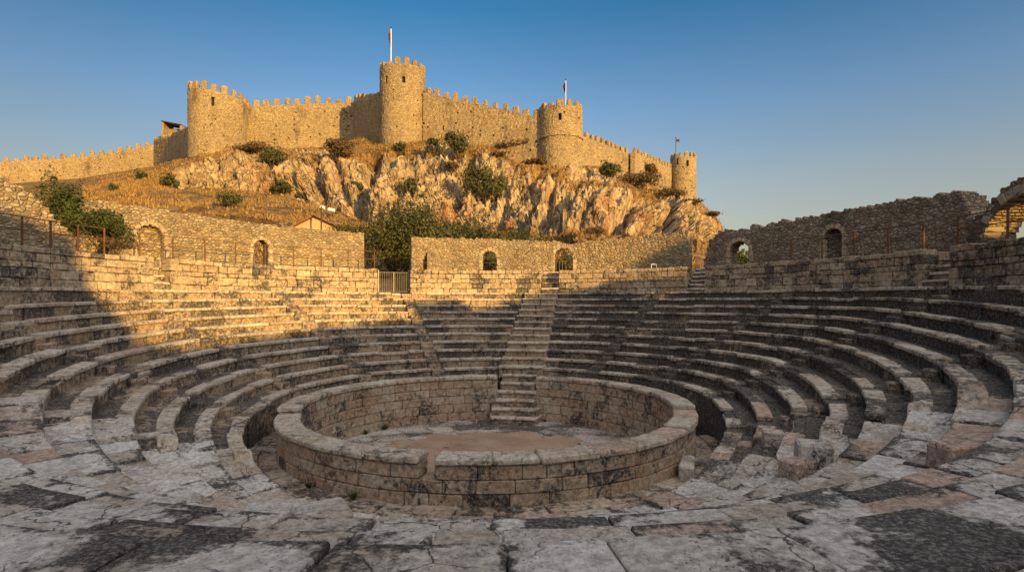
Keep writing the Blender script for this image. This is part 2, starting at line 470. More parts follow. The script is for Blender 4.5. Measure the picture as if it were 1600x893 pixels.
# bedding under the stones and open ground outside, one sheet
def build_ground():
    prof = [(0.0, 'f'), (5.3, 'f'), (5.9, 'f'), (5.95, 'w'), (6.7, 'w')]
    for k in range(NR):
        prof += [(RK + TR * k + .06, ('s', k - 1)), (RK + TR * k + .09, ('s', k))]
    prof += [(15.1, ('s', 10)), (15.35, ('s', 10)), (15.36, 'p'), (17.0, 'p'), (19.0, 'p'), (24, 'p'), (34, 'q'), (60, 'q'), (120, 'q'), (300, 'q'), (900, 'q'), (3000, 'q')]
    nt = 720; vs = []; ts = []
    dips = [(ang(x0, 15.1) - .6, ang(x1, 15.1) + .6, rr) for x0, x1, rr in ((241, 266, 17.3), (590, 641, 22), (845, 873, 17.3), (1073, 1101, 17.3), (1441, 1484, 17.3))]
    for i in range(nt):
        t = -180 + 360 * i / nt; at = abs(t)
        for r, kd in prof:
            near = smooth((at - 112) / 22)
            if kd == 'f': z = FLOOR - .05
            elif kd == 'w': z = WALK - .06 if at > 70 else -3.25
            elif isinstance(kd, tuple):
                k = kd[1]
                if k < 0: z = WALK - .06 if at > 70 else -3.2
                else:
                    z = zr(k, t) - (.11 if at < 118 else .13) - .3 * smooth((at - 125) / 5) * (1 - smooth((at - 150) / 25)) * (k < 10)
                    if abs(t - CEN) * R(1) * r < .7: z -= .32
            else:
                z = lerp(1.72, zr(12, t) - .06, near)
                if kd == 'p' and any(u0 < t < u1 and r < rr for u0, u1, rr in dips): z = ZK(10) - .05
                if kd == 'q': z = lerp(z, -12 if at > 60 else 1.5, smooth((r - 60) / 400)) + .25 * N1(r * .1, t * .1)
            p = pol(t, r, z); vs.append(tuple(p)); g = smooth((r - 15.2) / .4) * (1 - near * (1 - smooth((r - 22) / 5))); ts.append((g, 0, 0))
    n = len(prof); fs = []
    for i in range(nt):
        j = (i + 1) % nt
        for k in range(n - 1):
            if k == 0: fs.append((i * n, i * n + 1, j * n + 1)) if i >= 0 else None
            else: fs.append((i * n + k, i * n + k + 1, j * n + k + 1, j * n + k))
    mb = MB(); mb.add(vs, [tuple(reversed(f)) for f in fs], ts)
    tag(mb.build('ground', M['soil']), kind='structure')
build_ground()

# orchestra floor: earth in the middle, a ring of paving round it
def disc(name, r0, r1, z, mat, nr=10, nt=72, amp=.02):
    mb = MB(); vs = []; fs = []
    for i in range(nr + 1):
        for j in range(nt):
            t = 360 * j / nt; r = lerp(r0, r1, i / nr)
            p = pol(t, r, z + amp * N1(r * 1.3, t * .06)); vs.append(tuple(p))
    for i in range(nr):
        for j in range(nt):
            k = (j + 1) % nt
            fs.append((i * nt + j, i * nt + k, (i + 1) * nt + k, (i + 1) * nt + j))
    mb.add(vs, fs)
    return tag(mb.build(name, mat, smoothing=True), kind='structure')
disc('orchestra_floor', .02, 5.6, FLOOR, M['earth'], 24)
mb = MB()
for (ra, rb) in ((3.25, 3.65), (3.68, 4.5), (4.53, 5.42)):
    t = random.uniform(0, 9); t_end = t + 360
    while t < t_end - 3:
        L = random.uniform(.7, 1.5) if ra > 3.4 else random.uniform(.5, .9)
        dt = math.degrees(L / ((ra + rb) / 2)); t1 = min(t + dt, t_end)
        if not (ra < 3.5 and random.random() < .45):
            zt = FLOOR + random.uniform(.012, .035)
            arc_block(mb, ra + random.uniform(0, .04), rb - random.uniform(0, .03), t, t1 - .35, FLOOR - .1, zt, (random.random() * .7, .2 * random.random(), random.choice((.3, .45, .6))), .015, .3, .03, random.uniform(-.2, .2))
        t = t1
tag(mb.build('orchestra_pavement', M['slab']), kind='structure')
# walkway round the outside of the ring wall
mb = MB()
for (ra, rb) in ((6.0, 6.45), (6.47, 7.05)):
    t = 88.0
    while t < 276:
        dt = math.degrees(random.uniform(.5, 1.0) / ra)
        arc_block(mb, ra, rb, t, t + dt - .3, WALK - .15, WALK + random.uniform(-.02, .02), (random.random() * .6, .5 * random.random(), .2 + .3 * random.random()), .02, .3, .02, random.uniform(-.2, .2))
        t += dt
tag(mb.build('walkway_pavement', M['seat']), kind='structure')

# ring wall
def courses(mb, r0, r1, t0, t1, zs, tintk, lmin=.45, lmax=.95, wob=.012, gap=.012, jr=.012, skip=None, ch=.018):
    for (za, zb) in zip(zs, zs[1:]):
        t = t0 - math.degrees(random.uniform(0, .3) / r0)
        while t < t1:
            dt = math.degrees(random.uniform(lmin, lmax) / r0)
            a, b = max(t, t0), min(t + dt, t1)
            if t1 - b < math.degrees(.15 / r0): b = t1
            if (b - a) * R(1) * r0 > .06 and not (skip and skip((a + b) / 2, (za + zb) / 2)):
                j = random.uniform(-jr, jr)
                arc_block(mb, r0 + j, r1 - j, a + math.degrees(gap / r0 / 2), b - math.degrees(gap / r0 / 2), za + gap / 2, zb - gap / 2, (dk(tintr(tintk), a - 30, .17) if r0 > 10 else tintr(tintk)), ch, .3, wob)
            t = b if b == t1 else t + dt
ring_far = thing('orchestra_wall', 'pale stone retaining wall at the back of the sunken orchestra, below the seats', 'wall', pol(0, 5.7, FLOOR))
ring_near = thing('orchestra_wall', 'low curved stone wall with a notch, closing the orchestra nearest the camera', 'wall', pol(180, 5.7, WALK))
ct = math.degrees(.80 / 5.6)
zf = [FLOOR - .1, -4.36, -4.02, -3.70, -3.40, -3.08]
zn = [WALK - .5, -3.84, -3.56, -3.26]
zn_in = [FLOOR - .1, WALK + .02]
for a, b in ((-104, CEN - ct), (CEN + ct, 100)):
    mf = MB(); cf = MB()
    courses(mf, 5.47, 6.0, a, b, zf, 'block', .4, .9)
    t = a
    while t < b:
        dt = math.degrees(random.uniform(.7, 1.15) / 5.7); e = min(t + dt, b)
        if b - e < 3: e = b
        arc_block(cf, 5.42, 6.06, t + .08, e - .08, -3.075, -2.93 + random.uniform(-.012, .012), tintr('seat'), .03, .3, .016)
        t = e
    mf.build('wall_masonry', M['pit'], ring_far); cf.build('coping', M['seat'], ring_far)
mn = MB()
n0, n1 = 188.3, 191.4
courses(mn, 5.45, 6.0, 100, 256, zn[:3], 'block', .45, .95)
courses(mn, 5.45, 6.0, 100, n0, zn[2:], 'block', .45, .95)
courses(mn, 5.45, 6.0, n1, 256, zn[2:], 'block', .45, .95)
for a, b in ((100, n0), (n1, 256)):
    t = a; cn = MB()
    while t < b:
        dt = math.degrees(random.uniform(.85, 1.35) / 5.7); e = min(t + dt, b)
        if b - e < 4: e = b
        arc_block(cn, 5.41, 6.07, t + .07, e - .07, -3.255, -3.11 + random.uniform(-.012, .012) + (.06 if e < 130 else 0), tintr('seat'), .032, .15, .022)
        t = e
    cn.build('coping', M['seat'], ring_near)
mn.build('wall_masonry', M['pit'], ring_near)

# seating wedges
def seat_row(mb, mr, mf_, k, t0, t1, broken=None):
    r0 = RK + TR * k
    # riser course
    rb = (lambda t: (zr(k - 1, t) - .12)) if k > 0 else (lambda t: WALK - .1 if abs(t) > 70 else -3.2)
    t = t0
    while t < t1:
        dt = math.degrees(random.uniform(.5, 1.2) / r0); e = min(t + dt, t1)
        if t1 - e < math.degrees(.2 / r0): e = t1
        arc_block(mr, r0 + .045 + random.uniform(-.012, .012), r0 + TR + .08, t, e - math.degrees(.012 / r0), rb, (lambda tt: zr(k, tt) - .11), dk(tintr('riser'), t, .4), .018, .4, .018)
        t = e
    t = t0
    while t < t1:
        dt = math.degrees(random.uniform(.7, 1.45) / r0); e = min(t + dt, t1)
        if t1 - e < math.degrees(.3 / r0): e = t1
        tm = (t + e) / 2
        dz = random.uniform(-.01, .01) + (random.random() < .04) * -.05
        dr = random.uniform(-.01, .012) + (random.random() < .05) * .06
        if broken and broken(k, tm): dz -= random.uniform(.05, .18); dr += random.uniform(.05, .3)
        wear = smooth((abs(tm) - 70) / 50)
        if abs(tm) > 92 and random.random() < .10: dz -= .16; dr += .05
        if abs(tm) > 85 and random.random() < .2: dz -= random.uniform(.02, .07); dr += random.uniform(0, .12)
        arc_block(mb, r0 - .03 + dr, r0 + .36 + random.uniform(-.04, .04), t + math.degrees(.006 / r0), e - math.degrees(random.uniform(.012, .035) / r0),
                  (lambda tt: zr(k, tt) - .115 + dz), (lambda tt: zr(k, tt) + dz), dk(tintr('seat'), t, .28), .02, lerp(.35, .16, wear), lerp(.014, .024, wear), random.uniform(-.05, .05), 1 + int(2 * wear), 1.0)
        t = e
    t = t0
    while t < t1:
        dt = math.degrees(random.uniform(.5, 1.1) / r0); e = min(t + dt, t1)
        if t1 - e < math.degrees(.2 / r0): e = t1
        dz = -.055 + random.uniform(-.02, .012)
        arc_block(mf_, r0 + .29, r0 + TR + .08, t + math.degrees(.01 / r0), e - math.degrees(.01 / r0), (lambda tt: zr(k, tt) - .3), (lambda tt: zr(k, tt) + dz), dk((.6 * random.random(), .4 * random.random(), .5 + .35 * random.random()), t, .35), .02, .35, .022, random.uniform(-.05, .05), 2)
        t = e
EDGES = [-129] + STAIRS + [133]
WL = ['ruined wedge of stone seat rows at the left end of the theatre', 'second wedge of stone seat rows from the left end, mostly in shade',
      'wedge of stone seats crossed by the slanting left shadow edge', 'sunlit wedge of stone seats below the left arched wall',
      'wedge of stone seats just left of the central stairway, sunlit on top', 'shaded wedge of stone seats just right of the central stairway',
      'shaded wedge of stone seats holding the broken pale rubble patch', 'shaded dark wedge of stone seats below the long right rubble wall',
      'dark wedge of curling stone seats at the right picture edge', 'ruined wedge of stone seats ending above the right walkway']
def brk(k, t): return k in (5, 6) and 36 < t < 47
for i, (a, b) in enumerate(zip(EDGES, EDGES[1:])):
    tc = (a + b) / 2
    root = thing('seating_wedge', WL[i], 'stone seats', pol(tc, RK, ZK(0) - .5), 'wedges of stone seating round the orchestra')
    for k in range(NR):
        r = RK + TR * k
        ga = math.degrees((.94 if a == CEN else .28) / r); gb = math.degrees((.94 if b == CEN else .28) / r)
        t0 = a + ga if i > 0 else a + random.uniform(-7, 6) - (0 if k < 6 else 4)
        t1 = b - gb if i < len(EDGES) - 2 else b + random.uniform(-6, 6) + (0 if k < 5 else 4)
        mb = MB(); mr = MB(); mf_ = MB()
        seat_row(mb, mr, mf_, k, t0, t1, brk)
        so = mb.build('seat_row', M['seat'], root); mr.build('riser', M['riser'], so); mf_.build('footway', M['riser'], so)

# narrow radial stairways: half-height steps let in between the wedges
SN = {-101: 'narrow half-buried stairway nearest the left end of the seats', -74: 'narrow stairway between wedges, crossed by the left shadow edge',
      -47: 'narrow stairway down the sunlit seats left of the gate', -20.5: 'narrow stairway of small steps below the metal gate',
      35: 'first narrow stairway right of the wide central stairs', 61: 'second narrow stairway right of the wide central stairs',
      88: 'narrow stairway at the right picture edge', 113: 'worn narrow stairway nearest the right end of the seats'}
for t, lab in SN.items():
    root = thing('stairway', lab, 'stairway', pol(t, RK, ZK(0)), 'narrow stairways between the seating wedges')
    for k in range(NR):
        r = RK + TR * k; h = math.degrees(.27 / r)
        mb = MB()
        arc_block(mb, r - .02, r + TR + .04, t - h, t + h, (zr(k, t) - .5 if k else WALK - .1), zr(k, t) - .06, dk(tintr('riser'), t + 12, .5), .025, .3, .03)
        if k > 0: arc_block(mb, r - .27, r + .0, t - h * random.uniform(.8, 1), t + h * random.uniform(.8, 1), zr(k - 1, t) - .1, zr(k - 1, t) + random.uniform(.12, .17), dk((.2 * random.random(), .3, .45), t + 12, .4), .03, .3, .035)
        mb.build('step', M['riser'], root)
root = thing('stairway', 'wide central stairway climbing from the orchestra floor to the arched doorway', 'stairway', pol(CEN, 5.0, FLOOR))
for i in range(6):
    r = 5.42 - .95 + .33 * i; w = (.86 if i < 2 else .80 if i < 4 else .72) + random.uniform(-.03, .03); h = math.degrees(w / r)
    mb = MB(); zt = FLOOR + .29 * (i + 1); s = random.uniform(-.4, .4); rb_ = 6.4 if i > 3 else 5.8
    arc_block(mb, r - .03, rb_, CEN - h, CEN + h * s - .1, zt - .11, zt, (.8, .1, .0), .03, .25, .02)
    arc_block(mb, r - .025, rb_, CEN + h * s + .1, CEN + h, zt - .11, zt - .005, (.9, .3, .1), .03, .25, .02)
    so = mb.build('step', M['seat'], root); mb = MB()
    arc_block(mb, r + .03, rb_, CEN - h + .1, CEN + h - .1, FLOOR - .1, zt - .105, (.4, .3, .35), .02, .25, .02)
    mb.build('riser', M['riser'], so)
zst = [FLOOR + .29 * 6 + i * (ZK(10) - .02 - (FLOOR + .29 * 6)) / 12 for i in range(1, 13)]
for i, zt in enumerate(zst):
    r = 6.45 + i * (RK + TR * 10 - 6.45) / 11.3; h = math.degrees(.90 / r)
    mb = MB(); s = random.uniform(-.5, .5)
    arc_block(mb, r - .03, r + .9, CEN - h, CEN + h * s - .1, zt - .09, zt, tintr('seat'), .02, .3, .02)
    arc_block(mb, r - .02, r + .9, CEN + h * s + .1, CEN + h, zt - .09, zt - .01, tintr('seat'), .02, .3, .02)
    so = mb.build('step', M['seat'], root); mb = MB()
    arc_block(mb, r + .05, r + .9, CEN - h, CEN + h * s * .4 - .1, zt - .5, zt - .085, (.2, .3, .3), .02, .3, .02)
    arc_block(mb, r + .055, r + .9, CEN + h * s * .4 + .1, CEN + h, zt - .5, zt - .085, (.4, .2, .25), .02, .3, .02)
    mb.build('riser', M['riser'], so)

# the near, lower steps and the terrace the camera stands on
MOSS = [(P(265, 850, 3.9), .55), (P(1480, 845, 3.9), .8), (P(1330, 720, 6.0), .9), (P(60, 720, 6.0), .7), (P(860, 770, 5.2), .3), (P(350, 800, 4.6), .35)]
def mossy(p):
    return max([0] + [1 - (Vector((p.x - q.x, p.y - q.y)).length / r) ** 2 for q, r in MOSS])
def near_row(mb, k, r0, r1, t0, t1, lmin, lmax, top_extra=0.0, jz=.014, thick=.34):
    t = t0
    while t < t1:
        dt = math.degrees(random.uniform(lmin, lmax) / r0); e = min(t + dt, t1)
        tm = (t + e) / 2; z = zr(k, tm) + random.uniform(-jz, jz) + top_extra
        s = (zr(k, e) - zr(k, t)) / max(e - t, .1) 
        mo = 0
        tn = tintr('seat'); tn = (random.choice((.1, .5, .8, 1.0, 1.15)), random.choice((0, 0, 0, 0, .1, .1, .2, .7)), random.choice((-.15, -.08, -.03, .04, .2)))
        g = math.degrees(random.uniform(.008, .022) / r0)
        n_ = len(mb.v)
        arc_block(mb, r0 + random.uniform(-.025, .025), r1 + (.03 if k < 9 else -random.uniform(.005, .03)), t + g, e - g, z - thick, (lambda tt: z + s * (tt - tm)), tn, .013, .09, .015, random.uniform(-.05, .05), 6, 1.0, .6)
        for i_ in range(n_, len(mb.v)):
            q_ = Vector(mb.v[i_]); g_ = .62 * clamp(mossy(q_) * 1.4) + .22 * smooth(N1(q_.x * .55, q_.y * .55, 9) * 2.2) + .3 * smooth(N1(q_.x * 1.6, q_.y * 1.6, 4) * 2)
            mb.t[i_] = (tn[0], tn[1], mb.t[i_][2] + g_)
        t = e
ns = thing('lower_steps', 'worn lower stone steps curving past the low wall nearest the camera', 'stone steps', pol(180, 9, zr(3, 180)))
for k in range(0, 9):
    r = RK + TR * k
    mb = MB(); near_row(mb, k, r, r + TR, EDGES[-1] - 5, 360 + EDGES[0] + 5, .5, 1.15)
    mb.build('step', M['slab'], ns)
mb = MB()
r = RK + TR * 9; k = 9
while r < 19.5:
    w = random.choice((.62, .75, .9))
    near_row(mb, k, r, r + w, 134, 226, .55, 1.35, 0, .012, .2)
    r += w + .012; k += 1
tag(mb.build('terrace_pavement', M['slab']), kind='structure')

# podium wall above the top row
PT = 1.85
def podium(a, b, label, extra=None, zt=PT):
    root = thing('podium_wall', label, 'wall', pol((a + b) / 2, 15.1, ZK(10)), 'podium wall round the top seat row')
    mb = MB()
    za = lambda t: zr(10, t)
    zb0 = min(za(a), za(b)) - .15
    j_ = random.uniform(-.04, .04)
    zs = [zb0, ZK(10) + .24 + j_, ZK(10) + .56 - j_, ZK(10) + .80 + j_, ZK(10) + 1.08]
    courses(mb, 15.08, 15.7, a, b, zs, 'block', .28, .8, .03, .016, .025)
    mb.build('wall_masonry', M['block'], root)
    cp = MB(); t = a
    while t < b:
        dt = math.degrees(random.uniform(.35, .8) / 15); e = min(t + dt, b)
        arc_block(cp, 15.06 + random.uniform(-.02, .02), 15.75, t + .04, e - .04, ZK(10) + 1.085, zt + random.uniform(-.03, .02), tintr('block'), .03, .3, .03)
        t = e
    cp.build('coping', M['block'], root)
    return root
pa = lambda px: ang(px, 15.1)
podium(-112, pa(241), 'left podium wall of squared blocks, half in shade and half sunlit')
podium(pa(266), pa(590), 'sunlit podium wall between the small left stairs and the gate')
podium(pa(641), pa(845), 'sunlit podium wall between the gate and the central steps')
podium(pa(873), pa(1073), 'podium wall right of the central steps, crossed by a slanting shadow')
podium(pa(1101), pa(1441), 'shaded podium wall below the long right rubble wall')
podium(pa(1484), 112, 'shaded podium wall of large blocks at the right picture edge')
def small_stairs(px0, px1, label, n=4, back=1.4):
    a, b = pa(px0) + .05, pa(px1) - .05
    root = thing('stairway', label, 'stairway', pol((a + b) / 2, 15.1, ZK(10)), 'short stairs through the podium wall')
    for s0, s1 in ((a - 1.3, a - .06), (b + .06, b + 1.3)):
        mb = MB()
        for j in range(4): arc_block(mb, 15.77, 17.0, s0, s1, lerp(ZK(10) - .1, PT - .05, j / 4), lerp(ZK(10) - .1, PT - .05, (j + 1) / 4) - .01, tintr('block'), .02, .3, .02)
        mb.build('cheek_wall', M['block'], root)
    for i in range(n):
        zt = lerp(ZK(10), PT, (i + 1) / n) - .03
        r_ = 15.1 + i * back / n; re = 15.25 + (i + 1) * back / n + .3
        mb = MB(); arc_block(mb, r_ - .03, re, a, b, zt - .1, zt, (.9, .1, .1), .03, .3, .03); so = mb.build('step', M['seat'], root)
        mb = MB(); arc_block(mb, r_ + .03, re, a, b, ZK(10) - .1, zt - .095, (.2, .3, .45), .03, .3, .025); mb.build('riser', M['riser'], so)
small_stairs(241, 266, 'short broken stairs through the podium wall below the big blocked arch')
small_stairs(845, 873, 'short stairs through the podium wall in front of the arched doorway')
small_stairs(1073, 1101, 'short dark stairs through the podium wall beside the open right arch', 6)
small_stairs(1441, 1484, 'short worn stairs through the podium wall near the right edge', 5)

# rubble back walls with arches
RB = 17.6
def back_wall(name, label, r, t0, t1, top, arches, thick=.7, jag=.1, mat='rubble', zb=1.5, cell=.085, cat='wall', recess=(), off=0.0):
    path, L = arc_path(r, t0, t1)
    root = thing(name, label, cat, pol((t0 + t1) / 2, r, 1.7))
    U = lambda t: (t - t0) * R(1) * r
    ops = []; rec = list(recess)
    rings = []
    for (pxa, pxb, z0, zs, kind) in arches:
        ua, ub = U(ang(pxa, r)), U(ang(pxb, r)); uc, w = (ua + ub) / 2, ub - ua
        f = arch_open(uc, w, z0, zs)
        if kind == 'open': ops.append(f)
        else: rec.append((f, .32))
        ring = MB(); rings.append(ring); voussoirs(ring, path, uc, w, z0, zs, .3, .22 if w < 1.3 else .3)
    mb = MB()
    wall(mb, path, L, thick, lambda u: zb, lambda u: top(t0 + u / r / R(1)), cell, ops, rec, jag, .035, 0, 0, off)
    mb.build('wall_masonry', M[mat], root)
    for ring in rings: ring.build('arch_ring', M['block'], root)
    return root
q = lambda tab: (lambda t: interp(tab, t))
A = lambda px: ang(px, RB)
bl = back_wall('arched_wall', 'sunlit rubble wall on the left with a big blocked arch and a small arch', RB, A(143), A(569),
          q([(A(143), 3.75), (A(150), 4.25), (A(240), 4.28), (A(400), 4.15), (A(500), 4.1), (A(569), 4.05)]),
          [(214, 257, 1.5, 2.9, 'blind'), (397, 420, 1.5, 2.9, 'open')], off=3)
bc = back_wall('arched_wall', 'rubble wall behind the central stairs with two small dark arches', RB, A(643), A(1075),
          q([(A(643), 3.95), (A(760), 3.95), (A(870), 3.75), (A(890), 3.55), (A(930), 3.75), (A(1040), 3.95), (A(1075), 4.0)]),
          [(754, 776, 1.5, 2.75, 'open'), (866, 895, 1.3, 2.75, 'open')], recess=[((lambda u, z: .35 < u < .95 and z < 3.2 - abs(u - .95) * 2.6), .45)], off=31)
br = back_wall('arched_wall', 'long shaded rubble wall on the right with an open arch showing sky', RB, A(1100), A(1521),
          q([(A(1100), 2.4), (A(1107), 3.3), (A(1122), 3.8), (A(1200), 3.95), (A(1300), 4.15), (A(1400), 4.2), (A(1470), 4.15), (A(1500), 4.0), (A(1510), 3.8), (A(1521), 3.1)]),
          [(1140, 1170, 1.5, 2.7, 'open'), (1288, 1315, 1.5, 3.0, 'blind')], thick=1.1, mat='rubble_grey', off=57, jag=.2)
sw = back_wall('stair_wall', 'stepped sunlit rubble wall sloping down beside the left bushes', 17.2, -116, ang(140, 17.2),
          lambda t: max(2.05, math.floor(interp([(-116, 4.9), (ang(0, 17.2), 4.45), (ang(60, 17.2), 3.85), (ang(138, 17.2), 2.1)], t) / .21 + .5) * .21), [], thick=1.6, jag=.04, mat='rubble', off=91)
# free-standing ruined arch at the right edge
ra_ = 16.5
tA0, tA1 = ang(1535, ra_), ang(1535, ra_) + math.degrees(3.0 / ra_)
root = back_wall('ruined_arch', 'tall ruined stone arch at the right edge with sunlit inner face', ra_, ang(1508, ra_), 112,
          q([(ang(1508, ra_), 2.9), (ang(1522, ra_), 3.1), (ang(1540, ra_), 3.35), (ang(1560, ra_), 3.7), (ang(1600, ra_), 4.0), (tA1, 3.9), (tA1 + 6, 4.3), (112, 4.6)]),
          [], thick=1.25, jag=.12, mat='rubble_grey', off=123) if False else None
path, L = arc_path(ra_, ang(1508, ra_), 103)
U = lambda t: (t - ang(1508, ra_)) * R(1) * ra_
root = thing('ruined_arch', 'tall ruined stone arch at the right edge with sunlit inner face', 'arch', pol(90, ra_, 1.7))
uc = U(tA0) + 1.5; L = uc + 2.9
mb = MB()
wall(mb, path, L, 1.2, lambda u: 1.5, q([(0, 2.6), (.3, 2.9), (.7, 3.05), (1.0, 3.45), (1.5, 3.75), (uc, 4.0), (uc + 1.7, 3.9), (uc + 3, 3.8), (L, 4.2)]), .085,
     [arch_open(uc, 3.0, 1.5, 1.85)], (), .14, .05, 0, 0, 123)
mb.build('wall_masonry', M['rubble_grey'], root)
mb = MB(); voussoirs(mb, path, uc, 3.0, 1.5, 1.85, .6, .34, False, .06); mb.build('arch_ring', M['rubble_grey'], root)

# added wall behind the camera: its top is shaped to cast the seat shadows
la = (-TO_SUN[1], TO_SUN[0])
def SP(s, d=40): return Vector((CX + TO_SUN[0] * d + la[0] * s, CY + TO_SUN[1] * d + la[1] * s, 0))
TE = math.tan(R(SUN_EL)) - math.tan(R(10))
prof = [(-45, 12.6), (-13, 12.7), (-9.75, 12.0), (-9.45, 9.5), (-8.0, 6.9), (-6, 6.95), (-3.9, 7.35), (0, 7.85), (3.5, 8.05), (3.7, 9.2), (6.8, 9.2), (6.9, 8.4), (10.4, 9.15), (12.7, 9.2), (12.9, 7.75), (14.4, 7.75), (14.6, 9.2), (16.2, 10.8), (17.2, 11.6), (18.4, 11.4), (18.6, 9.0), (20, 8.8), (40, 9)]
root = thing('shadow_wall', 'tall unseen rubble wall added behind the viewer to cast the shadows', 'building', SP(0))
path, L = line_path(SP(40), SP(-45))
def stop(u):
    s = 40 - u
    return interp(prof, s) + (40 - (-6 if s < -5 else 8)) * TE
mb = MB(); wall(mb, path, L, 1.2, lambda u: -3.0, stop, .35, (), (), .1, .05, 0, 0, 200); mb.build('wall_masonry', M['rubble_grey'], root)

# railings on the podium
def railing(t0, t1, n, label, mat, r=15.45, bars=2, h=1.0, base=PT, pw=.035):
    root = thing('railing', label, 'railing', pol((t0 + t1) / 2, r, base), 'iron railings on the podium wall')
    ts = [lerp(t0, t1, i / (n - 1)) for i in range(n)]
    for t in ts:
        mb = MB(); p = pol(t, r, base - .05); stick(mb, p, p + Z * (h + .05), pw); mb.build('post', M[mat], root)
    for i in range(bars):
        mb = MB()
        z = base + h * (1 - i * .42) - .02
        m = (n - 1) * 3
        for j in range(m):
            stick(mb, pol(lerp(t0, t1, j / m), r, z), pol(lerp(t0, t1, (j + 1) / m), r, z), pw * .55)
        mb.build('rail', M[mat], root)
pr = lambda px: ang(px, 15.45)
railing(-104, pr(163), 9, 'dark iron railing before the stepped wall and bushes on the left', 'rust')
railing(pr(218), pr(585), 9, 'thin iron railing along the sunlit wall with the big blocked arch', 'rust', pw=.028)
railing(pr(648), pr(838), 5, 'faint thin railing on the podium left of the central steps', 'galv', pw=.014, h=.8)
railing(pr(1236), pr(1443), 5, 'railing with rust-orange posts along the shaded right wall', 'rust', bars=1)
railing(pr(1497), 112, 5, 'rusty railing in front of the ruined right arch', 'rust')
# gate
def gate():
    a, b = pol(ang(592, 15.4), 15.4, ZK(10)), pol(ang(638, 15.4), 15.4, ZK(10))
    root = thing('gate', 'double metal bar gate in the gap below the dark tree', 'gate', (a + b) / 2)
    d = (b - a); m_ = a + d * .5
    for p0, p1 in ((a, m_ - d * .008), (m_ + d * .008, b)):
        mb = MB(); e = p1 - p0
        for z in (.06, 1.12): stick(mb, p0 + Z * z, p1 + Z * z, .022)
        for i in range(9): stick(mb, p0 + e * (i / 8) + Z * .04, p0 + e * (i / 8) + Z * 1.15, .02 if i in (0, 8) else .008)
        mb.build('gate_leaf', M['galv'], root)
    for p in (a - d * .02, b + d * .02):
        mb = MB(); stick(mb, p, p + Z * 1.25, .04); mb.build('post', M['galv'], root)
gate()
# barred door inside the arched doorway
a, b = pol(A(868), RB + .3, 1.7), pol(A(893), RB + .3, 1.7)
root = thing('barred_door', 'low iron bar grille in the central arched doorway', 'door', (a + b) / 2)
mb = MB()
for i in range(6): stick(mb, a.lerp(b, i / 5), a.lerp(b, i / 5) + Z * .85, .013)
for z in (.05, .85): stick(mb, a + Z * z, b + Z * z, .016)
mb.build('grille', M['galv'], root)
mb = MB(); c = pol(A(1030), 16.6, 1.72)
for s in (-.14, .14): stick(mb, c + X * s, c + X * s + Z * .42, .022)
stick(mb, c - X * .14 + Z * .42, c + X * .14 + Z * .42, .022)
tag(mb.build('bracket', M['whitepaint']), 'small white metal hoop standing on the shaded podium', 'hoop')

# loose blocks
LB = [((1490, 692), -1.86, (.26, .19, .08), .8, 'loose reddish stone block lying on the right lower steps'), ((1245, 716), -2.78, (.26, .2, .08), .7, 'low reddish block lying on the terrace right of the walkway'),
      ((1075, 718), -3.75, (.16, .55, .3), .1, 'long pale step block set against the right side of the low ring wall'), ((1208, 672), -2.9, (.22, .2, .2), .3, 'upright pale block at the end of the right seats'),
      ((1160, 690), -3.35, (.22, .22, .2), .8, 'pinkish block at the foot of the right seats'), ((1270, 690), -2.55, (.28, .3, .14), .1, 'white flat block near the right seat ends'),
      ((430, 790), -2.4, (.35, .3, .18), .0, 'grey block on the left edge of the near steps'), ((500, 792), -2.35, (.3, .3, .16), .0, 'pale block end jutting above the walkway at the left')]
for (px, py), z, s, pk, lab in LB:
    Yd = z * PXF / (HOR - py)
    c = P(px, py, Yd) - Z * s[2]
    an = random.uniform(-.5, .5) if 'long' not in lab else -.35
    ux = Vector((math.cos(an), math.sin(an), 0)); uy = Vector((-math.sin(an), math.cos(an), 0))
    mb = MB()
    for i in range(1): box(mb, c - Z * .15, ux * s[0], uy * s[1], (Z + X * random.uniform(-.05, .05)) * (s[2] + .15), .035, (.7, pk, .1), .03)
    tag(mb.build('stone_block', M['slab']), lab, 'stone block', 'loose stone blocks')

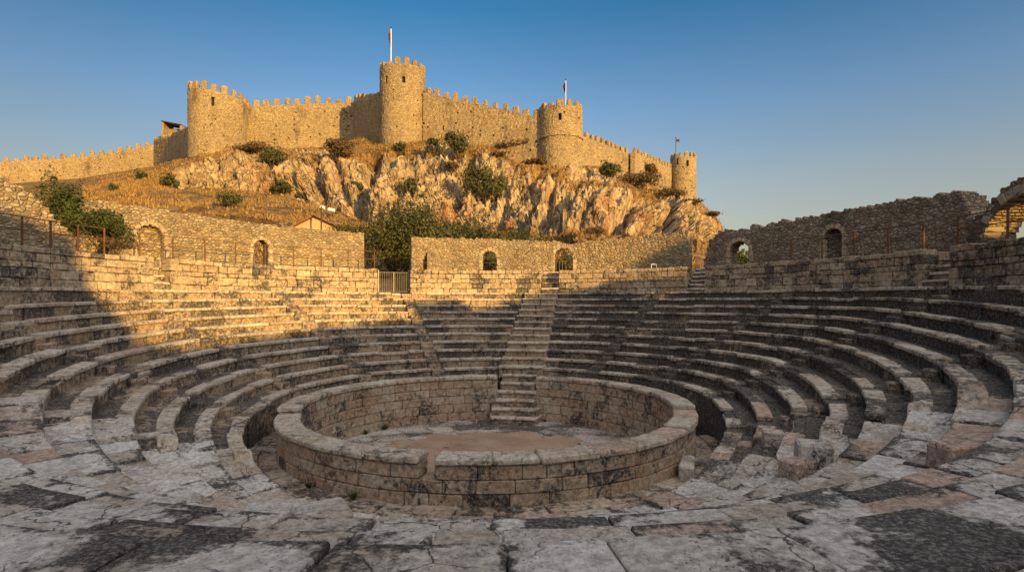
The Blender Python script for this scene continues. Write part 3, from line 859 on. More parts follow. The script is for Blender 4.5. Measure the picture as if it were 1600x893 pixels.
# ------------------------------------------------------------------ the hill
COLS = [  # px : [(y, depth) ground, lower slope, foot, crag top, wall base]
    (-260, [(425, 46), (340, 66), (310, 90), (300, 110), (292, 134)]),
    (0,    [(425, 46), (335, 62), (312, 84), (302, 104), (288, 133)]),
    (130,  [(425, 46), (330, 58), (312, 74), (298, 96), (278, 136)]),
    (200,  [(425, 46), (328, 56), (305, 74), (285, 96), (266, 138)]),
    (250,  [(425, 46), (332, 56), (298, 78), (272, 94), (258, 128)]),
    (275,  [(425, 46), (335, 56), (300, 82), (262, 91), (250, 112)]),
    (310,  [(428, 46), (338, 57), (300, 84), (250, 92), (241, 101)]),
    (380,  [(428, 46), (345, 57), (302, 84), (244, 93), (226, 109)]),
    (450,  [(430, 46), (350, 57), (308, 83), (243, 93), (233, 107)]),
    (500,  [(430, 46), (355, 58), (322, 78), (240, 93), (230, 107)]),
    (560,  [(430, 46), (362, 58), (345, 72), (236, 93), (216, 104)]),
    (630,  [(430, 46), (375, 58), (350, 70), (229, 93), (223, 97)]),
    (690,  [(430, 46), (378, 58), (360, 68), (246, 89), (218, 98)]),
    (760,  [(430, 46), (380, 57), (366, 66), (240, 89), (222, 97)]),
    (830,  [(430, 46), (382, 56), (370, 64), (256, 86), (232, 95)]),
    (870,  [(430, 46), (382, 56), (372, 63), (268, 84), (260, 89)]),
    (930,  [(430, 46), (382, 56), (372, 63), (272, 84), (258, 94)]),
    (1000, [(430, 46), (385, 58), (374, 66), (300, 85), (272, 111)]),
    (1050, [(430, 46), (388, 60), (375, 74), (318, 92), (299, 120)]),
    (1090, [(430, 46), (390, 64), (376, 82), (330, 102), (311, 124)]),
    (1115, [(430, 46), (392, 68), (378, 90), (342, 112), (335, 122)]),
    (1128, [(432, 46), (395, 72), (380, 98), (352, 116), (350, 120)]),
    (1136, [(432, 46), (405, 74), (396, 100), (385, 117), (382, 121)]),
    (1160, [(434, 46), (422, 75), (418, 102), (414, 118), (412, 122)]),
    (1420, [(436, 46), (436, 76), (436, 105), (436, 122), (436, 128)]),
]
GUL = [(462, 248, 452, 305, 5, 2.2), (490, 250, 500, 318, 9, 3.0), (585, 226, 560, 335, 11, 4.5), (520, 240, 540, 300, 5, 1.6), (738, 240, 700, 350, 9, 2.2), (868, 262, 850, 372, 5, 2.2), (800, 262, 775, 365, 6, 1.6),
       (1000, 305, 958, 368, 13, 3.6), (905, 275, 880, 370, 5, 1.6), (340, 250, 350, 300, 5, 1.5), (300, 262, 285, 300, 6, 1.8), (650, 240, 640, 345, 4, 1.2), (1060, 318, 1040, 372, 5, 1.5), (620, 300, 605, 345, 5, 1.3), (930, 285, 905, 370, 4, 1.3)]
REDS = [(706, 332, 26, 26), (690, 350, 20, 14), (948, 325, 16, 24), (938, 352, 18, 20), (420, 285, 26, 10), (790, 350, 14, 16), (1010, 335, 16, 22)]
def col_at(px):
    for (x0, a), (x1, b) in zip(COLS, COLS[1:]):
        if px <= x1:
            t = (px - x0) / (x1 - x0)
            return [(lerp(p[0], q_[0], t), lerp(p[1], q_[1], t)) for p, q_ in zip(a, b)]
    return COLS[-1][1]
SEG = [10, 22, 120, 26, 4, 4]
def build_hill():
    xs = []
    x = -260.0
    while x < 1420:
        xs.append(x); x += 2.3 if 150 < x < 1150 else 9.0
    rows = []
    for px in xs:
        k = col_at(px)
        zb = (HOR - k[4][0]) / PXF * k[4][1]
        pts = [P(px, y, d) for y, d in k]
        b2 = P(px, 0, k[4][1] + 22); b2.z = zb; b3 = P(px, 0, k[4][1] + 70); b3.z = zb - 22
        pts += [b2, b3]
        col = []
        for i, n in enumerate(SEG):
            for j in range(n):
                f = j / n
                col.append((pts[i].lerp(pts[i + 1], f), i, f))
        col.append((pts[-1], 6, 0.0)); rows.append(col)
    nr = len(rows[0]); vs = []; ts = []
    for ci, (px, col) in enumerate(zip(xs, rows)):
        c0, c1 = rows[max(ci - 1, 0)], rows[min(ci + 1, len(rows) - 1)]
        for ri in range(nr):
            p, sg, f = col[ri]
            du = c1[ri][0] - c0[ri][0]; dv = col[min(ri + 1, nr - 1)][0] - col[max(ri - 1, 0)][0]
            n = du.cross(dv)
            n = n.normalized() if n.length > 1e-9 else Z
            if n.z < 0: n = -n
            py = HOR - p.z / p.y * PXF
            # how rocky
            rk = 0.0
            if sg == 2: rk = smooth(f / .06) * (1 - .5 * smooth((f - .85) / .15))
            elif sg == 1: rk = .55 * smooth((f - .8) / .2) if px > 480 else .15
            elif sg == 3: rk = clamp(.62 + 1.3 * N1(p.x * .13, p.y * .13, 6)) * (1 - .6 * smooth((f - .7) / .3)) * (.35 if px < 420 else 1)
            if px < 285: rk *= smooth((px - 245) / 40) * .9
            if px > 480 and sg <= 1: rk = max(rk, smooth((px - 480) / 40) * .6 * smooth(f + sg - .3))
            big = noise.fractal(p * .05, 1.0, 2.0, 4)
            wp = 4.0 * N1(p.x * .07, p.z * .07, 4); u = .86 * p.x - .5 * p.z + wp; v = .86 * p.z + .5 * p.x + 3 * N1(p.x * .06, p.z * .06, 14)
            d = 0.0; crack = 0.0
            if rk > .02:
                s1 = noise.ridged_multi_fractal(Vector((u * .10, v * .03, p.y * .05)), 1.0, 2.1, 5, 1.0, 2.0) - 1.0
                a1 = Vector((u * .15, v * .085, p.y * .06)); a2 = Vector((u * .45, v * .28, p.y * .2)); a3 = Vector((u * 1.15, v * .7, p.y * .4))
                vd, vp = noise.voronoi(a1); vd2, vp2 = noise.voronoi(a2); vd3, vp3 = noise.voronoi(a3)
                def facet(a, c, amp):
                    dl = a - c; k1 = noise.cell_vector(c * 7.7) - Vector((.5, .5, .5))
                    return amp * (k1.x * 1.0 + 1.3 * k1.y * dl.x + 1.3 * k1.z * dl.y)
                ed = vd[1] - vd[0]; ed2 = vd2[1] - vd2[0]
                w1 = u * .21 + .8 * noise.fractal(Vector((u * .05, v * .05, 3)), 1.0, 2.0, 3) + .25 * N1(v * .35, u * .1, 8)
                w2 = u * .74 + .9 * noise.fractal(Vector((u * .12, v * .10, 7)), 1.0, 2.0, 3) + .3 * N1(v * .8, u * .3, 5)
                w3 = v * .16 + .7 * noise.fractal(Vector((u * .07, v * .05, 11)), 1.0, 2.0, 3)
                st = 1.9 * (1 - w1 % 1.0) * (.4 + .9 * noise.cell(Vector((math.floor(w1) * 3.3, v * .06, 1)))) + .75 * (1 - w2 % 1.0) * (.2 + 1.2 * noise.cell(Vector((math.floor(w2) * 2.7, v * .16, 2)))) + .7 * (w3 % 1.0)
                e1 = min(w1 % 1.0, 1 - w1 % 1.0); e2 = min(w2 % 1.0, 1 - w2 % 1.0)
                d = -1.3 + st + .3 * s1 + facet(a1, vp[0], 1.1) + facet(a2, vp2[0], .85) + facet(a3, vp3[0], .3) - .8 * (1 - smooth(ed / .08)) - .3 * (1 - smooth(ed2 / .1)) + .35 * noise.fractal(p * .6, 1.0, 2.0, 4)
                d += .45 * (noise.ridged_multi_fractal(Vector((u * .8, v * .16, p.y * .3)), 1.0, 2.1, 4, 1.0, 2.0) - 1.0)
                ed3 = vd3[1] - vd3[0]; d -= .4 * (1 - smooth(ed3 / .14)); d += .35 * (noise.ridged_multi_fractal(Vector((u * 1.6, v * .3, p.y)), 1.0, 2.1, 3, 1.0, 2.0) - 1.0)
                crack = max(1 - smooth(e1 / .05), .9 * (1 - smooth(e2 / .07)), .6 * (1 - smooth(ed / .06)), .8 * (1 - smooth(ed2 / .1)), .7 * (1 - smooth(ed3 / .1)))
                for (xa, ya, xb, yb, w, dep) in GUL:
                    if min(xa, xb) - 3 * w < px < max(xa, xb) + 3 * w:
                        g = (py - ya) / (yb - ya); gx = lerp(xa, xb, clamp(g)) + 4 * N1(py * .05, xa)
                        q2 = math.exp(-((px - gx) / w) ** 2) * smooth((g + .12) / .15) * smooth((1.15 - g) / .15)
                        d -= .95 * dep * q2
                d = clamp(d, -7, 1.9) * rk
            d += big * (.9 if sg in (1, 2) else .5 if sg == 3 else .25) * (1 if sg < 4 else 0) * (1 - smooth((f - .6) / .4) if sg == 3 else 1) * (f if sg == 0 else 1)
            d += .12 * N1(p.x * 1.1, p.y * 1.1, p.z * 1.1) * (sg in (1, 3))
            if sg == 3: d *= 1 - smooth((f - .75) / .25) * .8
            q3 = p + n * d
            red = 0.0
            for (rx, ry, w, h) in REDS:
                red = max(red, math.exp(-(((px - rx) / w) ** 2 + ((py - ry) / h) ** 2) * 1.3))
            vs.append(tuple(q3)); ts.append((clamp(rk * 1.15 - .3 * smooth((n.z - .62) / .25)), clamp(red * 1.2), crack))
    fs = []
    for i in range(len(xs) - 1):
        for j in range(nr - 1):
            fs.append((i * nr + j, (i + 1) * nr + j, (i + 1) * nr + j + 1, i * nr + j + 1))
    mb = MB(); mb.add(vs, fs, ts)
    tag(mb.build('hill', M['hill']), kind='structure')
    return vs, ts, nr
HV, HT, HNR = build_hill()
def hill_point(px, py):                         # displaced hill vertex nearest to a photo pixel (for planting)
    best = None
    for p in HV:
        if p[1] < 40: continue
        dx = p[0] / p[1] * PXF + 800 - px
        if abs(dx) > 5: continue
        dy = HOR - p[2] / p[1] * PXF - py
        e = dx * dx + dy * dy
        if best is None or e + p[1] * .05 < best[0]: best = (e + p[1] * .05, p)
    return Vector(best[1])
# dry grass on the slopes
mb = MB(); cnt = 0
rg = random.Random(5)
cand = [i for i, t in enumerate(HT) if t[0] < .33 and 45 < HV[i][1] < 125 and 130 < HV[i][0] / HV[i][1] * PXF + 800 < 1135]
for _ in range(15000):
    p = Vector(HV[rg.choice(cand)]); p.x += rg.uniform(-.4, .4); p.y += rg.uniform(-.3, .3)
    if N1(p.x * .25, p.y * .25, 2) < -.12: continue
    for b_ in range(4):
        a = rg.uniform(0, 6.28); h = rg.uniform(.15, .5); w = h * .13 + .02
        s = Vector((math.cos(a), math.sin(a), 0)); o = p + s * rg.uniform(-.3, .3)
        mb.add([tuple(o - s * w), tuple(o + s * w), tuple(o + Z * h + Vector((rg.uniform(-.2, .2), rg.uniform(-.2, .2), 0)))], [(0, 1, 2)], (rg.random(), 0, 0))
tag(mb.build('dry_grass', M['drygrass']), 'dry yellow grass tufts on the castle hill', 'grass', kind='stuff')

# ------------------------------------------------------------------ the castle
def merlon_row(root, path, L, ztop, w, pitch, h, thick, off=0.0, mat='castle', u0=.3):
    u = u0; i = 0
    while u + w < L:
        um = u + w / 2; p, n = path(um); tg = path(um + .05)[0] - path(um - .05)[0]; tg.normalize()
        hh = h * random.uniform(.78, 1.15) * (1 if random.random() > .08 else .5); z = ztop(um)
        ww = w * random.uniform(.75, 1.1)
        # rough little block with a gently pointed top
        mb = MB(); c = p - n * (thick / 2) + Z * (z + hh / 2 - .15)
        box(mb, c, tg * (ww / 2), n * (thick / 2), Z * (hh / 2 + .1), .12, (.5, 0, 0), .10)
        box(mb, c + Z * (hh / 2 + .12), tg * (ww * .36), n * (thick * .36), Z * .12, .1, (.5, 0, 0), .08)
        mb.w = [((q_[0] * tg.x + q_[1] * tg.y) + off + u, q_[2], q_[0] * n.x + q_[1] * n.y) for q_ in mb.v]; mb.uvw = True
        mb.build('merlon', M[mat], root)
        u += pitch * random.uniform(.93, 1.07)
def curtain(label, a, b, za, zb, base, w=1.15, pitch=1.75, h=1.2, mer=True, holes=.014, thick=1.8, cell=.34, off=0.0, topf=None, jag=.08):
    path, L = line_path(a, b)
    root = thing('curtain_wall', label, 'castle wall', (a + b) / 2 + Z * (min(za, zb) - base), 'crenellated castle curtain walls')
    zt = topf if topf else (lambda u: lerp(za, zb, u / L))
    mb = MB()
    zt_ = lambda u: zt(u)
    wall(mb, path, L, thick, lambda u: zt(u) - base, zt_, cell, (), (), jag, .14, holes, .4, off)
    mb.build('wall_masonry', M['castle'], root)
    if mer: merlon_row(root, path, L, zt, w, pitch, h, .7, off)
    return root
def tower(label, px0, px1, Yd, ytop, ybase, slope=0.0, windows=(), holes=.016, off=0.0, nm=13, mh=1.15, ring=None):
    xc = (px0 + px1) / 2
    r = (px1 - px0) / 2 / PXF * Yd * .995
    c = P(xc, 0, Yd); c.z = 0
    zt0 = (HOR - ytop) / PXF * (Yd - r) - mh
    zb = (HOR - ybase) / PXF * (Yd - r) - 5
    c.x = (xc - 800) / PXF * Yd
    root = thing('castle_tower', label, 'castle tower', Vector((c.x, c.y, zb + 5)), 'round castle towers')
    L = 2 * math.pi * r
    def path(u):                                  # starts at the back
        a = u / r + math.pi / 2
        n = Vector((math.cos(a), math.sin(a), 0)); rr = r
        return Vector((c.x, c.y, 0)) + n * rr, n
    zt = lambda u: zt0 + slope * (path(u)[0].x - c.x)
    ops = []; wl = []
    def u_at(px):
        best = min(range(400), key=lambda i: abs((path(L * i / 400)[0].x / path(L * i / 400)[0].y) * PXF + 800 - px) + (1e4 if path(L * i / 400)[0].y > c.y else 0))
        return L * best / 400
    for (px, py, w, h) in windows:
        u = u_at(px); z = (HOR - py) / PXF * path(u)[0].y
        ops.append((lambda uu, zz, u=u, z=z, w=w, h=h: abs(uu - u) < w / 2 and abs(zz - z) < h / 2)); wl.append((u, z, w, h))
    mb = MB()
    wall(mb, path, L, .9, lambda u: zb, zt, .27, ops, (), .06, .09, holes, .35, off)
    mb.build('tower_masonry', M['castle'], root)
    mb = MB(); n = 24; vs = [tuple(Vector((c.x, c.y, zt0 - 1.2 - abs(slope) * r))  + Vector((math.cos(6.2832 * i / n), math.sin(6.2832 * i / n), 0)) * (r - .5)) for i in range(n)]
    mb.add(vs, [tuple(range(n))], w=vs); mb.build('roof_deck', M['castle'], root)
    for (u, z, w, h) in wl:
        p, nn = path(u); tg = Vector((-nn.y, nn.x, 0)); mb = MB()
        box(mb, p - nn * .62 + Z * z, tg * (w / 2 + .1), nn * .06, Z * (h / 2 + .1), .01); mb.build('window', M['hole'], root)
    # string course
    if ring:
        mb = MB(); z = (HOR - ring) / PXF * (Yd - r)
        for i in range(40):
            a0 = 2 * math.pi * i / 40; a1 = 2 * math.pi * (i + .97) / 40; am = (a0 + a1) / 2
            nn = Vector((math.cos(am), math.sin(am), 0)); tg = Vector((-nn.y, nn.x, 0))
            box(mb, Vector((c.x, c.y, z)) + nn * (r + .02), tg * (r * math.pi / 40), nn * .14, Z * .09, .03, (.5, 0, 0), .04)
        mb.w = [(q_[0], q_[2], q_[1]) for q_ in mb.v]; mb.uvw = True
        mb.build('string_course', M['castle'], root)
    pit = L / nm
    merlon_row(root, path, L + .01, lambda u: zt(u % L), pit * .6, pit, mh, .6, off + 9, u0=.2)
    return root, c, r, zt0
t1 = tower('broad round tower at the left end of the castle, its parapet sloping right', 299, 382, 105, 127, 243, -.17, [(333, 158, .55, 1.5), (305, 135, .35, .7)], off=10, nm=17, mh=1.25)
t2 = tower('tallest round tower, in the middle of the castle, with a flagpole', 594, 664, 100, 88, 225, 0, [(630, 124, .5, 1.3), (603, 125, .4, 1.2)], off=50, nm=15)
t3 = tower('round tower above the cliff right of centre, with a flagpole', 842, 910, 92, 155, 262, 0, [(875, 182, .5, 1.1)], off=90, ring=210, nm=13, mh=.85)
t4 = tower('small round tower at the far right end of the castle', 1048, 1087, 125, 236, 308, 0, [(1075, 255, .5, 1.1), (1058, 252, .5, 1.2)], off=130, nm=13, mh=1.1)
# square turret shoulder left of tower 3 and of tower 4
def ztop(y, Yd): return (HOR - y) / PXF * Yd
curtain('sunlit curtain wall between the broad left tower and the dark return wall', P(376, HOR, 111), P(553, HOR, 113), ztop(166, 111), ztop(160, 113), 13, 1.25, 1.95, 1.35, off=200)
curtain('dark return wall facing left beside the tallest tower', P(552, HOR, 112.5), P(598, HOR, 99), ztop(159, 112.5), ztop(155, 99), 13, 1.3, 2.0, 1.2, off=240)
curtain('sunlit curtain wall falling right from the tallest tower', P(661, HOR, 98.5), P(846, HOR, 91), ztop(144, 98.5), ztop(184, 91), 13, 1.0, 1.75, 1.0, holes=.02, off=280)
curtain('sunlit curtain wall falling towards the small end tower', P(906, HOR, 93), P(989, HOR, 107), ztop(210, 93), ztop(243, 107), 12, .95, 1.75, .9, holes=.012, off=320)
curtain('last short curtain wall between the buttress and the small end tower', P(992, HOR, 107), P(1052, HOR, 125), ztop(238, 107), ztop(264, 125), 12, 1.0, 1.7, .95, off=360)
mb = MB(); a_ = P(985, HOR, 105.2); b_ = P(992.5, HOR, 104.8)
path, L = line_path(a_, b_); root = thing('buttress', 'dark narrow buttress standing proud of the right curtain wall', 'buttress', a_ + Z * 18)
wall(mb, path, L, 2.6, lambda u: 15, lambda u: ztop(238, 105), .22, (), (), .05, .06, 0, 0, 400); mb.build('wall_masonry', M['castle'], root)
curtain('dim shaded wall left of the broad tower, facing left', P(240, HOR, 140), P(303, HOR, 104), ztop(221, 140), ztop(203, 104), 14, 1.2, 2.0, .8, off=430)
op = [(0, ztop(247, 128)), (.35, ztop(249, 130)), (.55, ztop(251, 132)), (.75, ztop(245, 135)), (.87, ztop(238, 137)), (1, ztop(225, 140))]
pth, Lw = line_path(P(-330, HOR, 124), P(243, HOR, 140))
curtain('long low outer wall with many merlons running to the left picture edge', P(-330, HOR, 124), P(243, HOR, 140), 0, 0, 9, 1.15, 1.95, 1.0, off=480, topf=lambda u: interp(op, u / Lw))
# guard house with a flat roof behind the dim wall
gc = P(276, HOR, 133)
root = thing('guard_house', 'small hut with a slanting roof behind the dim wall left of the broad tower', 'hut', gc + Z * ztop(215, 133))
zt = ztop(197, 133)
for s in (-1, 1):
    mb = MB(); box(mb, gc + X * (s * 2.1) + Z * (zt - 2.25 - .35 * s), X * .25, Yv * 2, Z * 2.2, .05); mb.w = [(p[1], p[2], p[0]) for p in mb.v]; mb.uvw = True; mb.build('side_wall', M['castle'], root)
mb = MB(); box(mb, gc + Z * (zt - 2.4) + Yv * .4, X * 1.85, Yv * .3, Z * 1.75, .05); mb.w = [(p[0], p[2], p[1]) for p in mb.v]; mb.uvw = True; mb.build('back_wall', M['castle'], root)
mb = MB(); box(mb, gc + Z * (zt + .1), X * 2.3 - Z * .45, Yv * 2.2, Z * .12, .03); mb.build('roof', M['darkwood'], root)

def flagpole(px, y0, y1, Yd, label, flag=True, w=.075):
    b = P(px, y1, Yd); t = P(px, y0, Yd)
    root = thing('flagpole', label, 'flagpole', b)
    mb = MB(); stick(mb, b - Z * 2.2, t, w, n=8); mb.build('pole', M['whitepaint'] if flag else M['darkwood'], root)
    mb = MB(); stick(mb, t, t + Z * .28, w * 1.7, n=8); mb.build('finial', M['darkwood'], root)
    H = t.z - b.z
    if flag:
        for (f0, f1, m_) in ((.93, .62, 'flag_red'), (.62, .45, 'flag_dark')):
            mb = MB(); vs = []; nx, nz = 8, 10
            for j in range(nz + 1):
                for i in range(nx + 1):
                    f = i / nx; g = lerp(f0, f1, j / nz)
                    vs.append((b.x - w - f * .28 * (1 + .4 * math.sin(g * 9)), b.y + .16 * math.sin(f * 11 + g * 6), b.z + H * g - f * .5))
            mb.add(vs, [(j * (nx + 1) + i, j * (nx + 1) + i + 1, (j + 1) * (nx + 1) + i + 1, (j + 1) * (nx + 1) + i) for j in range(nz) for i in range(nx)])
            mb.build('flag', M[m_], root, True)
    else:
        mb = MB(); box(mb, t + X * .45 - Z * .5, X * .35, Yv * .08, Z * .25, .03); mb.build('lamp_head', M['darkwood'], root)
flagpole(611, 45, 92, 101, 'white flagpole with drooping flag on the tallest tower')
flagpole(884, 126, 155, 92, 'thin flagpole with drooping dark red flag on the tower above the cliff', w=.05)
flagpole(1056, 216, 240, 126, 'thin dark mast on the small far right tower', False, .06)

# ------------------------------------------------------------------ trees and bushes
def leafy(mb, c, rx, ry, rz, n, size, rg, lobes=9, hollow=.45, seed=0):
    ls = []
    for i in range(lobes):
        a = rg.uniform(0, 6.283); e = rg.uniform(-.5, 1.0); d = rg.uniform(.25, .68)
        ls.append((Vector((math.cos(a) * d * math.cos(e), math.sin(a) * d * math.cos(e), math.sin(e) * d)), rg.uniform(.26, .5)))
    for i in range(n):
        l, lr = rg.choice(ls)
        v = Vector((rg.gauss(0, 1), rg.gauss(0, 1), rg.gauss(0, 1))).normalized() * (lr * rg.uniform(hollow, 1.1) ** .6)
        q_ = l + v
        if rg.random() < .14: q_ = q_ * rg.uniform(1.05, 1.35) + Vector((0, 0, .08))
        p = c + Vector((q_.x * rx, q_.y * ry, q_.z * rz))
        nrm = (v.normalized() + Vector((rg.uniform(-1, 1), rg.uniform(-1, 1), rg.uniform(-.4, 1))) * .8).normalized()
        s = nrm.orthogonal().normalized(); s.rotate(Matrix.Rotation(rg.uniform(0, 6.28), 3, nrm)); t = nrm.cross(s)
        a, b = size * rg.uniform(.6, 1.3), size * rg.uniform(.25, .55)
        mb.add([tuple(p - s * a), tuple(p + t * b), tuple(p + s * a), tuple(p - t * b)], [(0, 1, 2, 3)], (clamp(rg.gauss(.5, .28)), 0, 0))
def limbs(mb, base, c, rx, rz, rg, w):
    for i in range(6):
        a = rg.uniform(0, 6.28)
        e = c + Vector((math.cos(a) * rx * .5, math.sin(a) * rx * .5, rg.uniform(-.2, .5) * rz)); m_ = base.lerp(e, .5) + Vector((rg.uniform(-.1, .1) * rx, 0, 0))
        s = base + Vector((rg.uniform(-.1, .1), rg.uniform(-.1, .1), 0))
        stick(mb, s, m_, w); stick(mb, m_, e, w * .55)
def bush(name, label, cat, base, w, h, n, size, mat='leaf', group=None, lobes=9, seed=1, stem=True):
    rg = random.Random(seed * 7 + 3)
    root = thing(name, label, cat, base, group)
    mb = MB(); leafy(mb, base + Z * (h * .5), w / 2 * 1.15, w / 2 * .95, h / 2 * 1.2, n, size, rg, lobes); mb.build('crown' if name == 'tree' else 'foliage', M[mat], root)
    mb = MB(); limbs(mb, base - Z * .3, base + Z * (h * .5), w / 2, h / 2, rg, max(.03, h * .018)); mb.build('trunk' if name == 'tree' else 'stem', M['bark'], root)
def hb(px, py, wpx, hpx, label, mat='leaf', n=1100, seed=1, name='bush', size=None):
    p = hill_point(px, py + hpx / 2); s = p.y / PXF
    p2 = Vector((p.x, p.y - .3, p.z - .4))
    bush(name, label, name, p2, wpx * s * 1.22, hpx * s * 1.3, n, size or .0027 * p.y, mat, 'bushes on the castle crag', 8, seed)
HB = [(757, 290, 58, 52, 'largest dark bush on the cliff, below the middle of the sunlit wall', 'leaf', 2600), (715, 230, 40, 36, 'dark bush right under the wall right of the tallest tower', 'leaf', 1500),
      (637, 290, 26, 26, 'bush halfway up the rock below the tallest tower', 'leaf', 900), (428, 250, 36, 34, 'bush at the cliff top below the left curtain wall', 'leaf', 1300),
      (527, 233, 58, 30, 'wide brownish shrub under the dark return wall', 'leaf3', 1500), (437, 293, 34, 20, 'low bush at the foot of the left crag', 'leaf2', 800),
      (475, 311, 34, 18, 'low dark bush at the grass edge left of the crag cleft', 'leaf', 800), (361, 313, 40, 24, 'dark round bush in the dry grass below the left crag', 'leaf', 1000),
      (266, 284, 26, 22, 'bush in the shadow at the left end of the crag', 'leaf', 700), (220, 275, 20, 14, 'small bush on the slope below the outer wall', 'leaf', 500),
      (180, 292, 14, 10, 'tiny bush on the far left grass slope', 'leaf', 300), (950, 266, 30, 24, 'round bush under the wall right of the cliff tower', 'leaf', 1000),
      (1000, 282, 60, 26, 'wide brown scrub below the buttress', 'leaf3', 1500), (1040, 300, 50, 16, 'low brown scrub near the small end tower', 'leaf3', 900),
      (625, 231, 18, 12, 'small bush at the foot of the tallest tower', 'leaf2', 400), (675, 221, 16, 12, 'small bush in the corner right of the tallest tower', 'leaf', 400),
      (1010, 268, 34, 20, 'pinkish brown shrub against the last curtain wall', 'leaf3', 800), (1075, 315, 40, 10, 'thin scrub on the ridge under the small tower', 'leaf3', 600),
      (1113, 333, 26, 8, 'thin scrub at the right end of the ridge', 'leaf3', 400), (400, 232, 60, 14, 'brown scrub along the foot of the left curtain wall', 'leaf3', 900),
      (800, 228, 70, 10, 'brown scrub along the foot of the middle curtain wall', 'leaf3', 900), (835, 250, 30, 12, 'brown scrub beside the cliff tower', 'leaf3', 500),
      (705, 205 + 55, 20, 14, 'small tuft bush in the grassy gully below the wall', 'leaf3', 400), (925, 365, 40, 18, 'reddish brown shrub at the cliff foot behind the wall', 'leaf3', 800),
      (560, 290, 18, 14, 'small green bush beside the dark cleft', 'leaf2', 400), (785, 240, 26, 10, 'low scrub on the ledge right of the wall bush', 'leaf3', 400)]
for i, (px, py, w, h, lab, mat, n) in enumerate(HB): hb(px, py, w, h, lab, mat, n, i + 2)
def gb(px, ytop, ybot, wpx, Yd, label, n, size, mat='leaf', seed=1, name='tree', lobes=12):
    b = P(px, ybot, Yd); s = Yd / PXF
    bush(name, label, name, b, wpx * s, (ybot - ytop) * s, n, size, mat, 'trees and shrubs behind the theatre walls', lobes, seed)
gb(620, 300, 458, 165, 41, 'big olive-green tree filling the gap behind the gate', 14000, .12, 'leaf', 41, lobes=22)
gb(676, 322, 440, 105, 44, 'olive tree leaning out to the right of the big gap tree', 5000, .12, 'leaf', 42, lobes=14)
gb(716, 330, 420, 85, 47, 'green shrub behind the central wall under the red rock', 3000, .11, 'leaf2', 43, 'bush')
gb(756, 334, 420, 90, 46, 'dark shrub behind the central wall left of the small arch', 3200, .11, 'leaf', 44, 'bush')
gb(806, 348, 420, 80, 47, 'low green shrub behind the central wall over the small arch', 2200, .1, 'leaf2', 45, 'bush')
gb(845, 358, 420, 44, 48, 'lowest green shrub behind the central wall near the doorway', 1500, .1, 'leaf2', 46, 'bush')
gb(880, 392, 440, 46, 40, 'shrub seen through the central arched doorway', 1500, .09, 'leaf', 47, 'bush')
gb(765, 388, 440, 40, 40, 'shrub seen through the small central arch', 1200, .09, 'leaf', 53, 'bush')
gb(100, 284, 395, 72, 27, 'dark green bush behind the stepped left wall', 4000, .1, 'leaf2', 48, 'bush')
gb(160, 318, 392, 90, 23.5, 'spreading green bush in front of the left arched wall', 4200, .075, 'leaf2', 49, 'bush')
gb(180, 370, 396, 60, 22.2, 'low dry undergrowth behind the left railing', 900, .06, 'leaf3', 50, 'bush', 7)
gb(1162, 388, 430, 42, 48, 'sunlit green tree seen through the open right arch', 2200, .12, 'leaf2', 51)
gb(505, 342, 400, 26, 50, 'dark bush beside the small ochre house', 900, .1, 'leaf', 52, 'bush')
gb(540, 340, 420, 70, 43, 'dark bush between the ochre house and the big tree', 3000, .1, 'leaf', 54, 'bush')
# weeds in the joints
WD = [((590, 492), -3.95, .5, 'tuft'), ((0, 0), 0, 0, '')]
for i, (t, r, z, h, lab) in enumerate(((-48, 5.35, FLOOR, .4, 'weed tuft at the foot of the orchestra back wall on the left'), (-58, 5.3, FLOOR, .25, 'small weed left along the orchestra wall foot'), (22, 5.3, FLOOR, .18, 'small weed right of the central stairs in the orchestra'),
                                 (205, 6.15, WALK, .28, 'weed tuft at the outer foot of the low ring wall'), (218, 6.15, WALK, .2, 'small weed in the walkway left of the ring wall'), (102, 6.7, WALK, .3, 'weed where the right walkway meets the seats'))):
    rg = random.Random(90 + i); b = pol(t, r, z); mb = MB()
    for _ in range(60):
        a = rg.uniform(0, 6.28); l = h * rg.uniform(.4, 1); d = Vector((math.cos(a), math.sin(a), 0)); s = Vector((-d.y, d.x, 0)) * .015
        e = b + d * (l * rg.uniform(.2, .8)) + Z * l * rg.uniform(.4, 1)
        mb.add([tuple(b - s), tuple(b + s), tuple(b.lerp(e, .6) + s * 1.3), tuple(e)], [(0, 1, 2, 3)], (rg.random(), 0, 0))
    tag(mb.build('weed', M['weed']), lab, 'weed', 'weeds in the joints')

# small house behind the wall, white tanks, pole
hc = P(493, 360, 49); s = 49 / PXF
root = thing('house', 'small ochre house with a low gable roof behind the left wall', 'house', hc)
x0, x1, zb_, ze, za = hc.x - 34 * s, hc.x + 36 * s, hc.z - 2, P(0, 355, 49).z, P(0, 338, 49).z
mb = MB(); F = [(x0, zb_), (x1, zb_), (x1, ze), (hc.x, za), (x0, ze)]
vs = [(x, hc.y, z) for x, z in F] + [(x, hc.y + 5, z) for x, z in F]
mb.add(vs, [(0, 1, 2, 3, 4), (9, 8, 7, 6, 5)] + [(i, i + 5, (i + 1) % 5 + 5, (i + 1) % 5) for i in (0, 1, 4)]); mb.build('walls', M['plaster'], root)
for sx, xe in ((-1, x0), (1, x1)):
    d = Vector((xe - hc.x, 0, ze - za)); nn = Vector((-d.z * sx, 0, abs(d.x))).normalized()
    mb = MB(); box(mb, Vector((hc.x, hc.y + 2.4, za)) + d * .53 + nn * .06, d * .54, Yv * 2.8, nn * .05, .01); mb.build('roof', M['rooftile'], root)
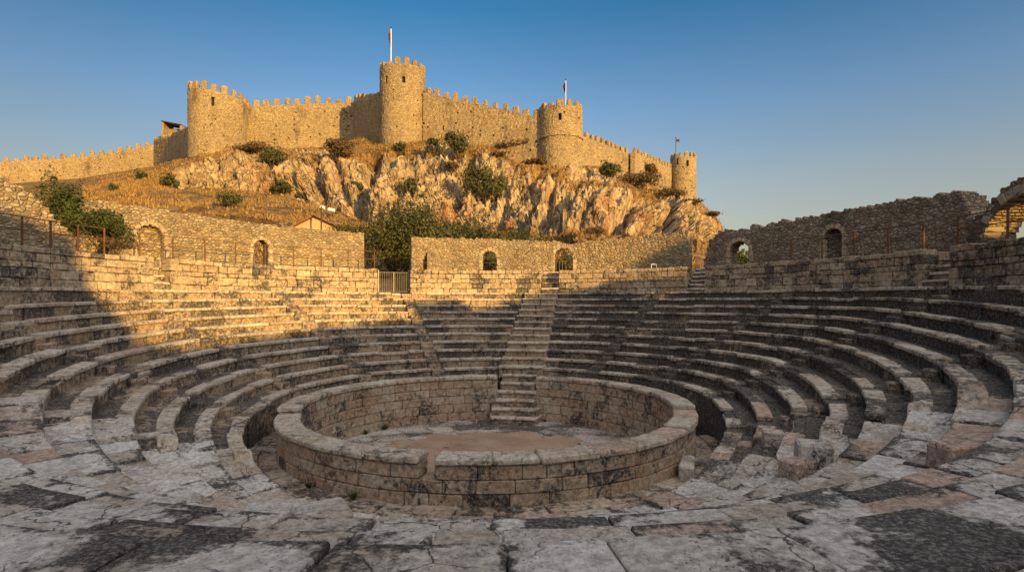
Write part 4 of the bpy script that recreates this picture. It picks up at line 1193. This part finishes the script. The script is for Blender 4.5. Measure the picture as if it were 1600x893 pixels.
for px, py, ln, lab in ((507, 329, .25, 'small white water tank left of the other on the slope'), (520, 331, .4, 'longer white water tank on the slope above the ochre house')):
    p = hill_point(px, py + 3); mb = MB()
    d = Vector((.95, 0, -.2)); stick(mb, p - d * ln + Z * .45 - Yv * .6, p + d * ln + Z * .45 - Yv * .6, .2, n=14); 
    tag(mb.build('water_tank', M['whitepaint']), lab, 'water tank', 'white water tanks')
mb = MB(); b = P(502, 372, 47); stick(mb, b, P(502, 322, 47), .06); stick(mb, P(499, 326, 47), P(505, 326, 47), .04)
tag(mb.build('utility_pole', M['darkwood']), 'thin dark utility pole in front of the ochre house', 'pole')

FILL_GLOW = (3.0, 2.9, 2.85)
# ------------------------------------------------------------------ light, sky, camera
w = bpy.data.worlds.new('World'); SC.world = w; w.use_nodes = True
nt = w.node_tree; bg = nt.nodes['Background']
sky = nt.nodes.new('ShaderNodeTexSky'); sky.sky_type = 'NISHITA'; sky.sun_disc = False
sky.sun_elevation = R(SUN_EL); sky.sun_rotation = R(SUN_AZ); sky.air_density = 1.0; sky.dust_density = 2.5; sky.ozone_density = 2.5
tc = nt.nodes.new('ShaderNodeTexCoord')
def wn(ty, **kw):
    o = nt.nodes.new(ty)
    for k_, v_ in kw.items(): setattr(o, k_, v_)
    return o
sx = wn('ShaderNodeSeparateXYZ'); nt.links.new(tc.outputs['Generated'], sx.inputs[0])
cr = wn('ShaderNodeValToRGB'); nt.links.new(sx.outputs[2], cr.inputs[0])          # deep blue overhead, pale warm haze low down
el = cr.color_ramp.elements
el[0].position = .05; el[0].color = (.80, .54, .40, 1); el[1].position = .60; el[1].color = (.13, .33, .42, 1)
for ps, cl in ((.195, (.705, .525, .43, 1)), (.314, (.465, .485, .50, 1)), (.457, (.15, .35, .425, 1))):
    e_ = el.new(ps); e_.color = cl
x2 = wn('ShaderNodeMix', data_type='RGBA', blend_type='MULTIPLY'); x2.inputs[0].default_value = 1
nt.links.new(sky.outputs[0], x2.inputs[6]); nt.links.new(cr.outputs[0], x2.inputs[7])
ml = wn('ShaderNodeMapRange'); ml.interpolation_type = 'SMOOTHSTEP'; nt.links.new(sx.outputs[0], ml.inputs[0])
ml.inputs[1].default_value = -.75; ml.inputs[2].default_value = -.05; ml.inputs[3].default_value = .62; ml.inputs[4].default_value = 1.0
x3 = wn('ShaderNodeVectorMath', operation='SCALE'); nt.links.new(x2.outputs[2], x3.inputs[0]); nt.links.new(ml.outputs[0], x3.inputs['Scale'])
dt = wn('ShaderNodeVectorMath', operation='DOT_PRODUCT'); nt.links.new(tc.outputs['Generated'], dt.inputs[0])
dt.inputs[1].default_value = Vector((.42, -.58, .70)).normalized()
mr = wn('ShaderNodeMapRange'); mr.interpolation_type = 'SMOOTHSTEP'; nt.links.new(dt.outputs['Value'], mr.inputs[0])   # added bright sky round and above the sun, lifting the shade
mr.inputs[1].default_value = .15; mr.inputs[2].default_value = .85; mr.inputs[3].default_value = 0; mr.inputs[4].default_value = 1
fill_glow = wn('ShaderNodeMix', data_type='RGBA'); nt.links.new(mr.outputs[0], fill_glow.inputs[0])
nt.links.new(x3.outputs[0], fill_glow.inputs[6]); fill_glow.inputs[7].default_value = (FILL_GLOW[0], FILL_GLOW[1], FILL_GLOW[2], 1)
nt.links.new(fill_glow.outputs[2], bg.inputs[0]); bg.inputs[1].default_value = .24
sl = bpy.data.lights.new('sun', 'SUN'); sl.energy = 5.0; sl.angle = R(.6); sl.color = (1.0, .61, .17)
so = bpy.data.objects.new('sun', sl); COL.objects.link(so)
d = Vector((-TO_SUN[0] * math.cos(R(SUN_EL)), -TO_SUN[1] * math.cos(R(SUN_EL)), -math.sin(R(SUN_EL))))
so.rotation_euler = d.to_track_quat('-Z', 'Y').to_euler(); so.location = (30, -40, 30)
cam = bpy.data.cameras.new('camera'); co = bpy.data.objects.new('camera', cam); COL.objects.link(co)
cam.sensor_width = 36; cam.lens = 36 * PXF / 1600; cam.shift_y = (HOR - 446.5) / 1600
cam.clip_start = .05; cam.clip_end = 6000
co.location = (0, 0, 0); co.rotation_euler = (R(90), 0, 0)
SC.camera = co
SC.view_settings.view_transform = 'Standard'; SC.view_settings.look = 'None'; SC.view_settings.gamma = 1; SC.view_settings.use_curve_mapping = False
SC.view_settings.exposure = 0.85
SC.cycles.max_bounces = 5; SC.cycles.diffuse_bounces = 3; SC.cycles.use_denoising = True
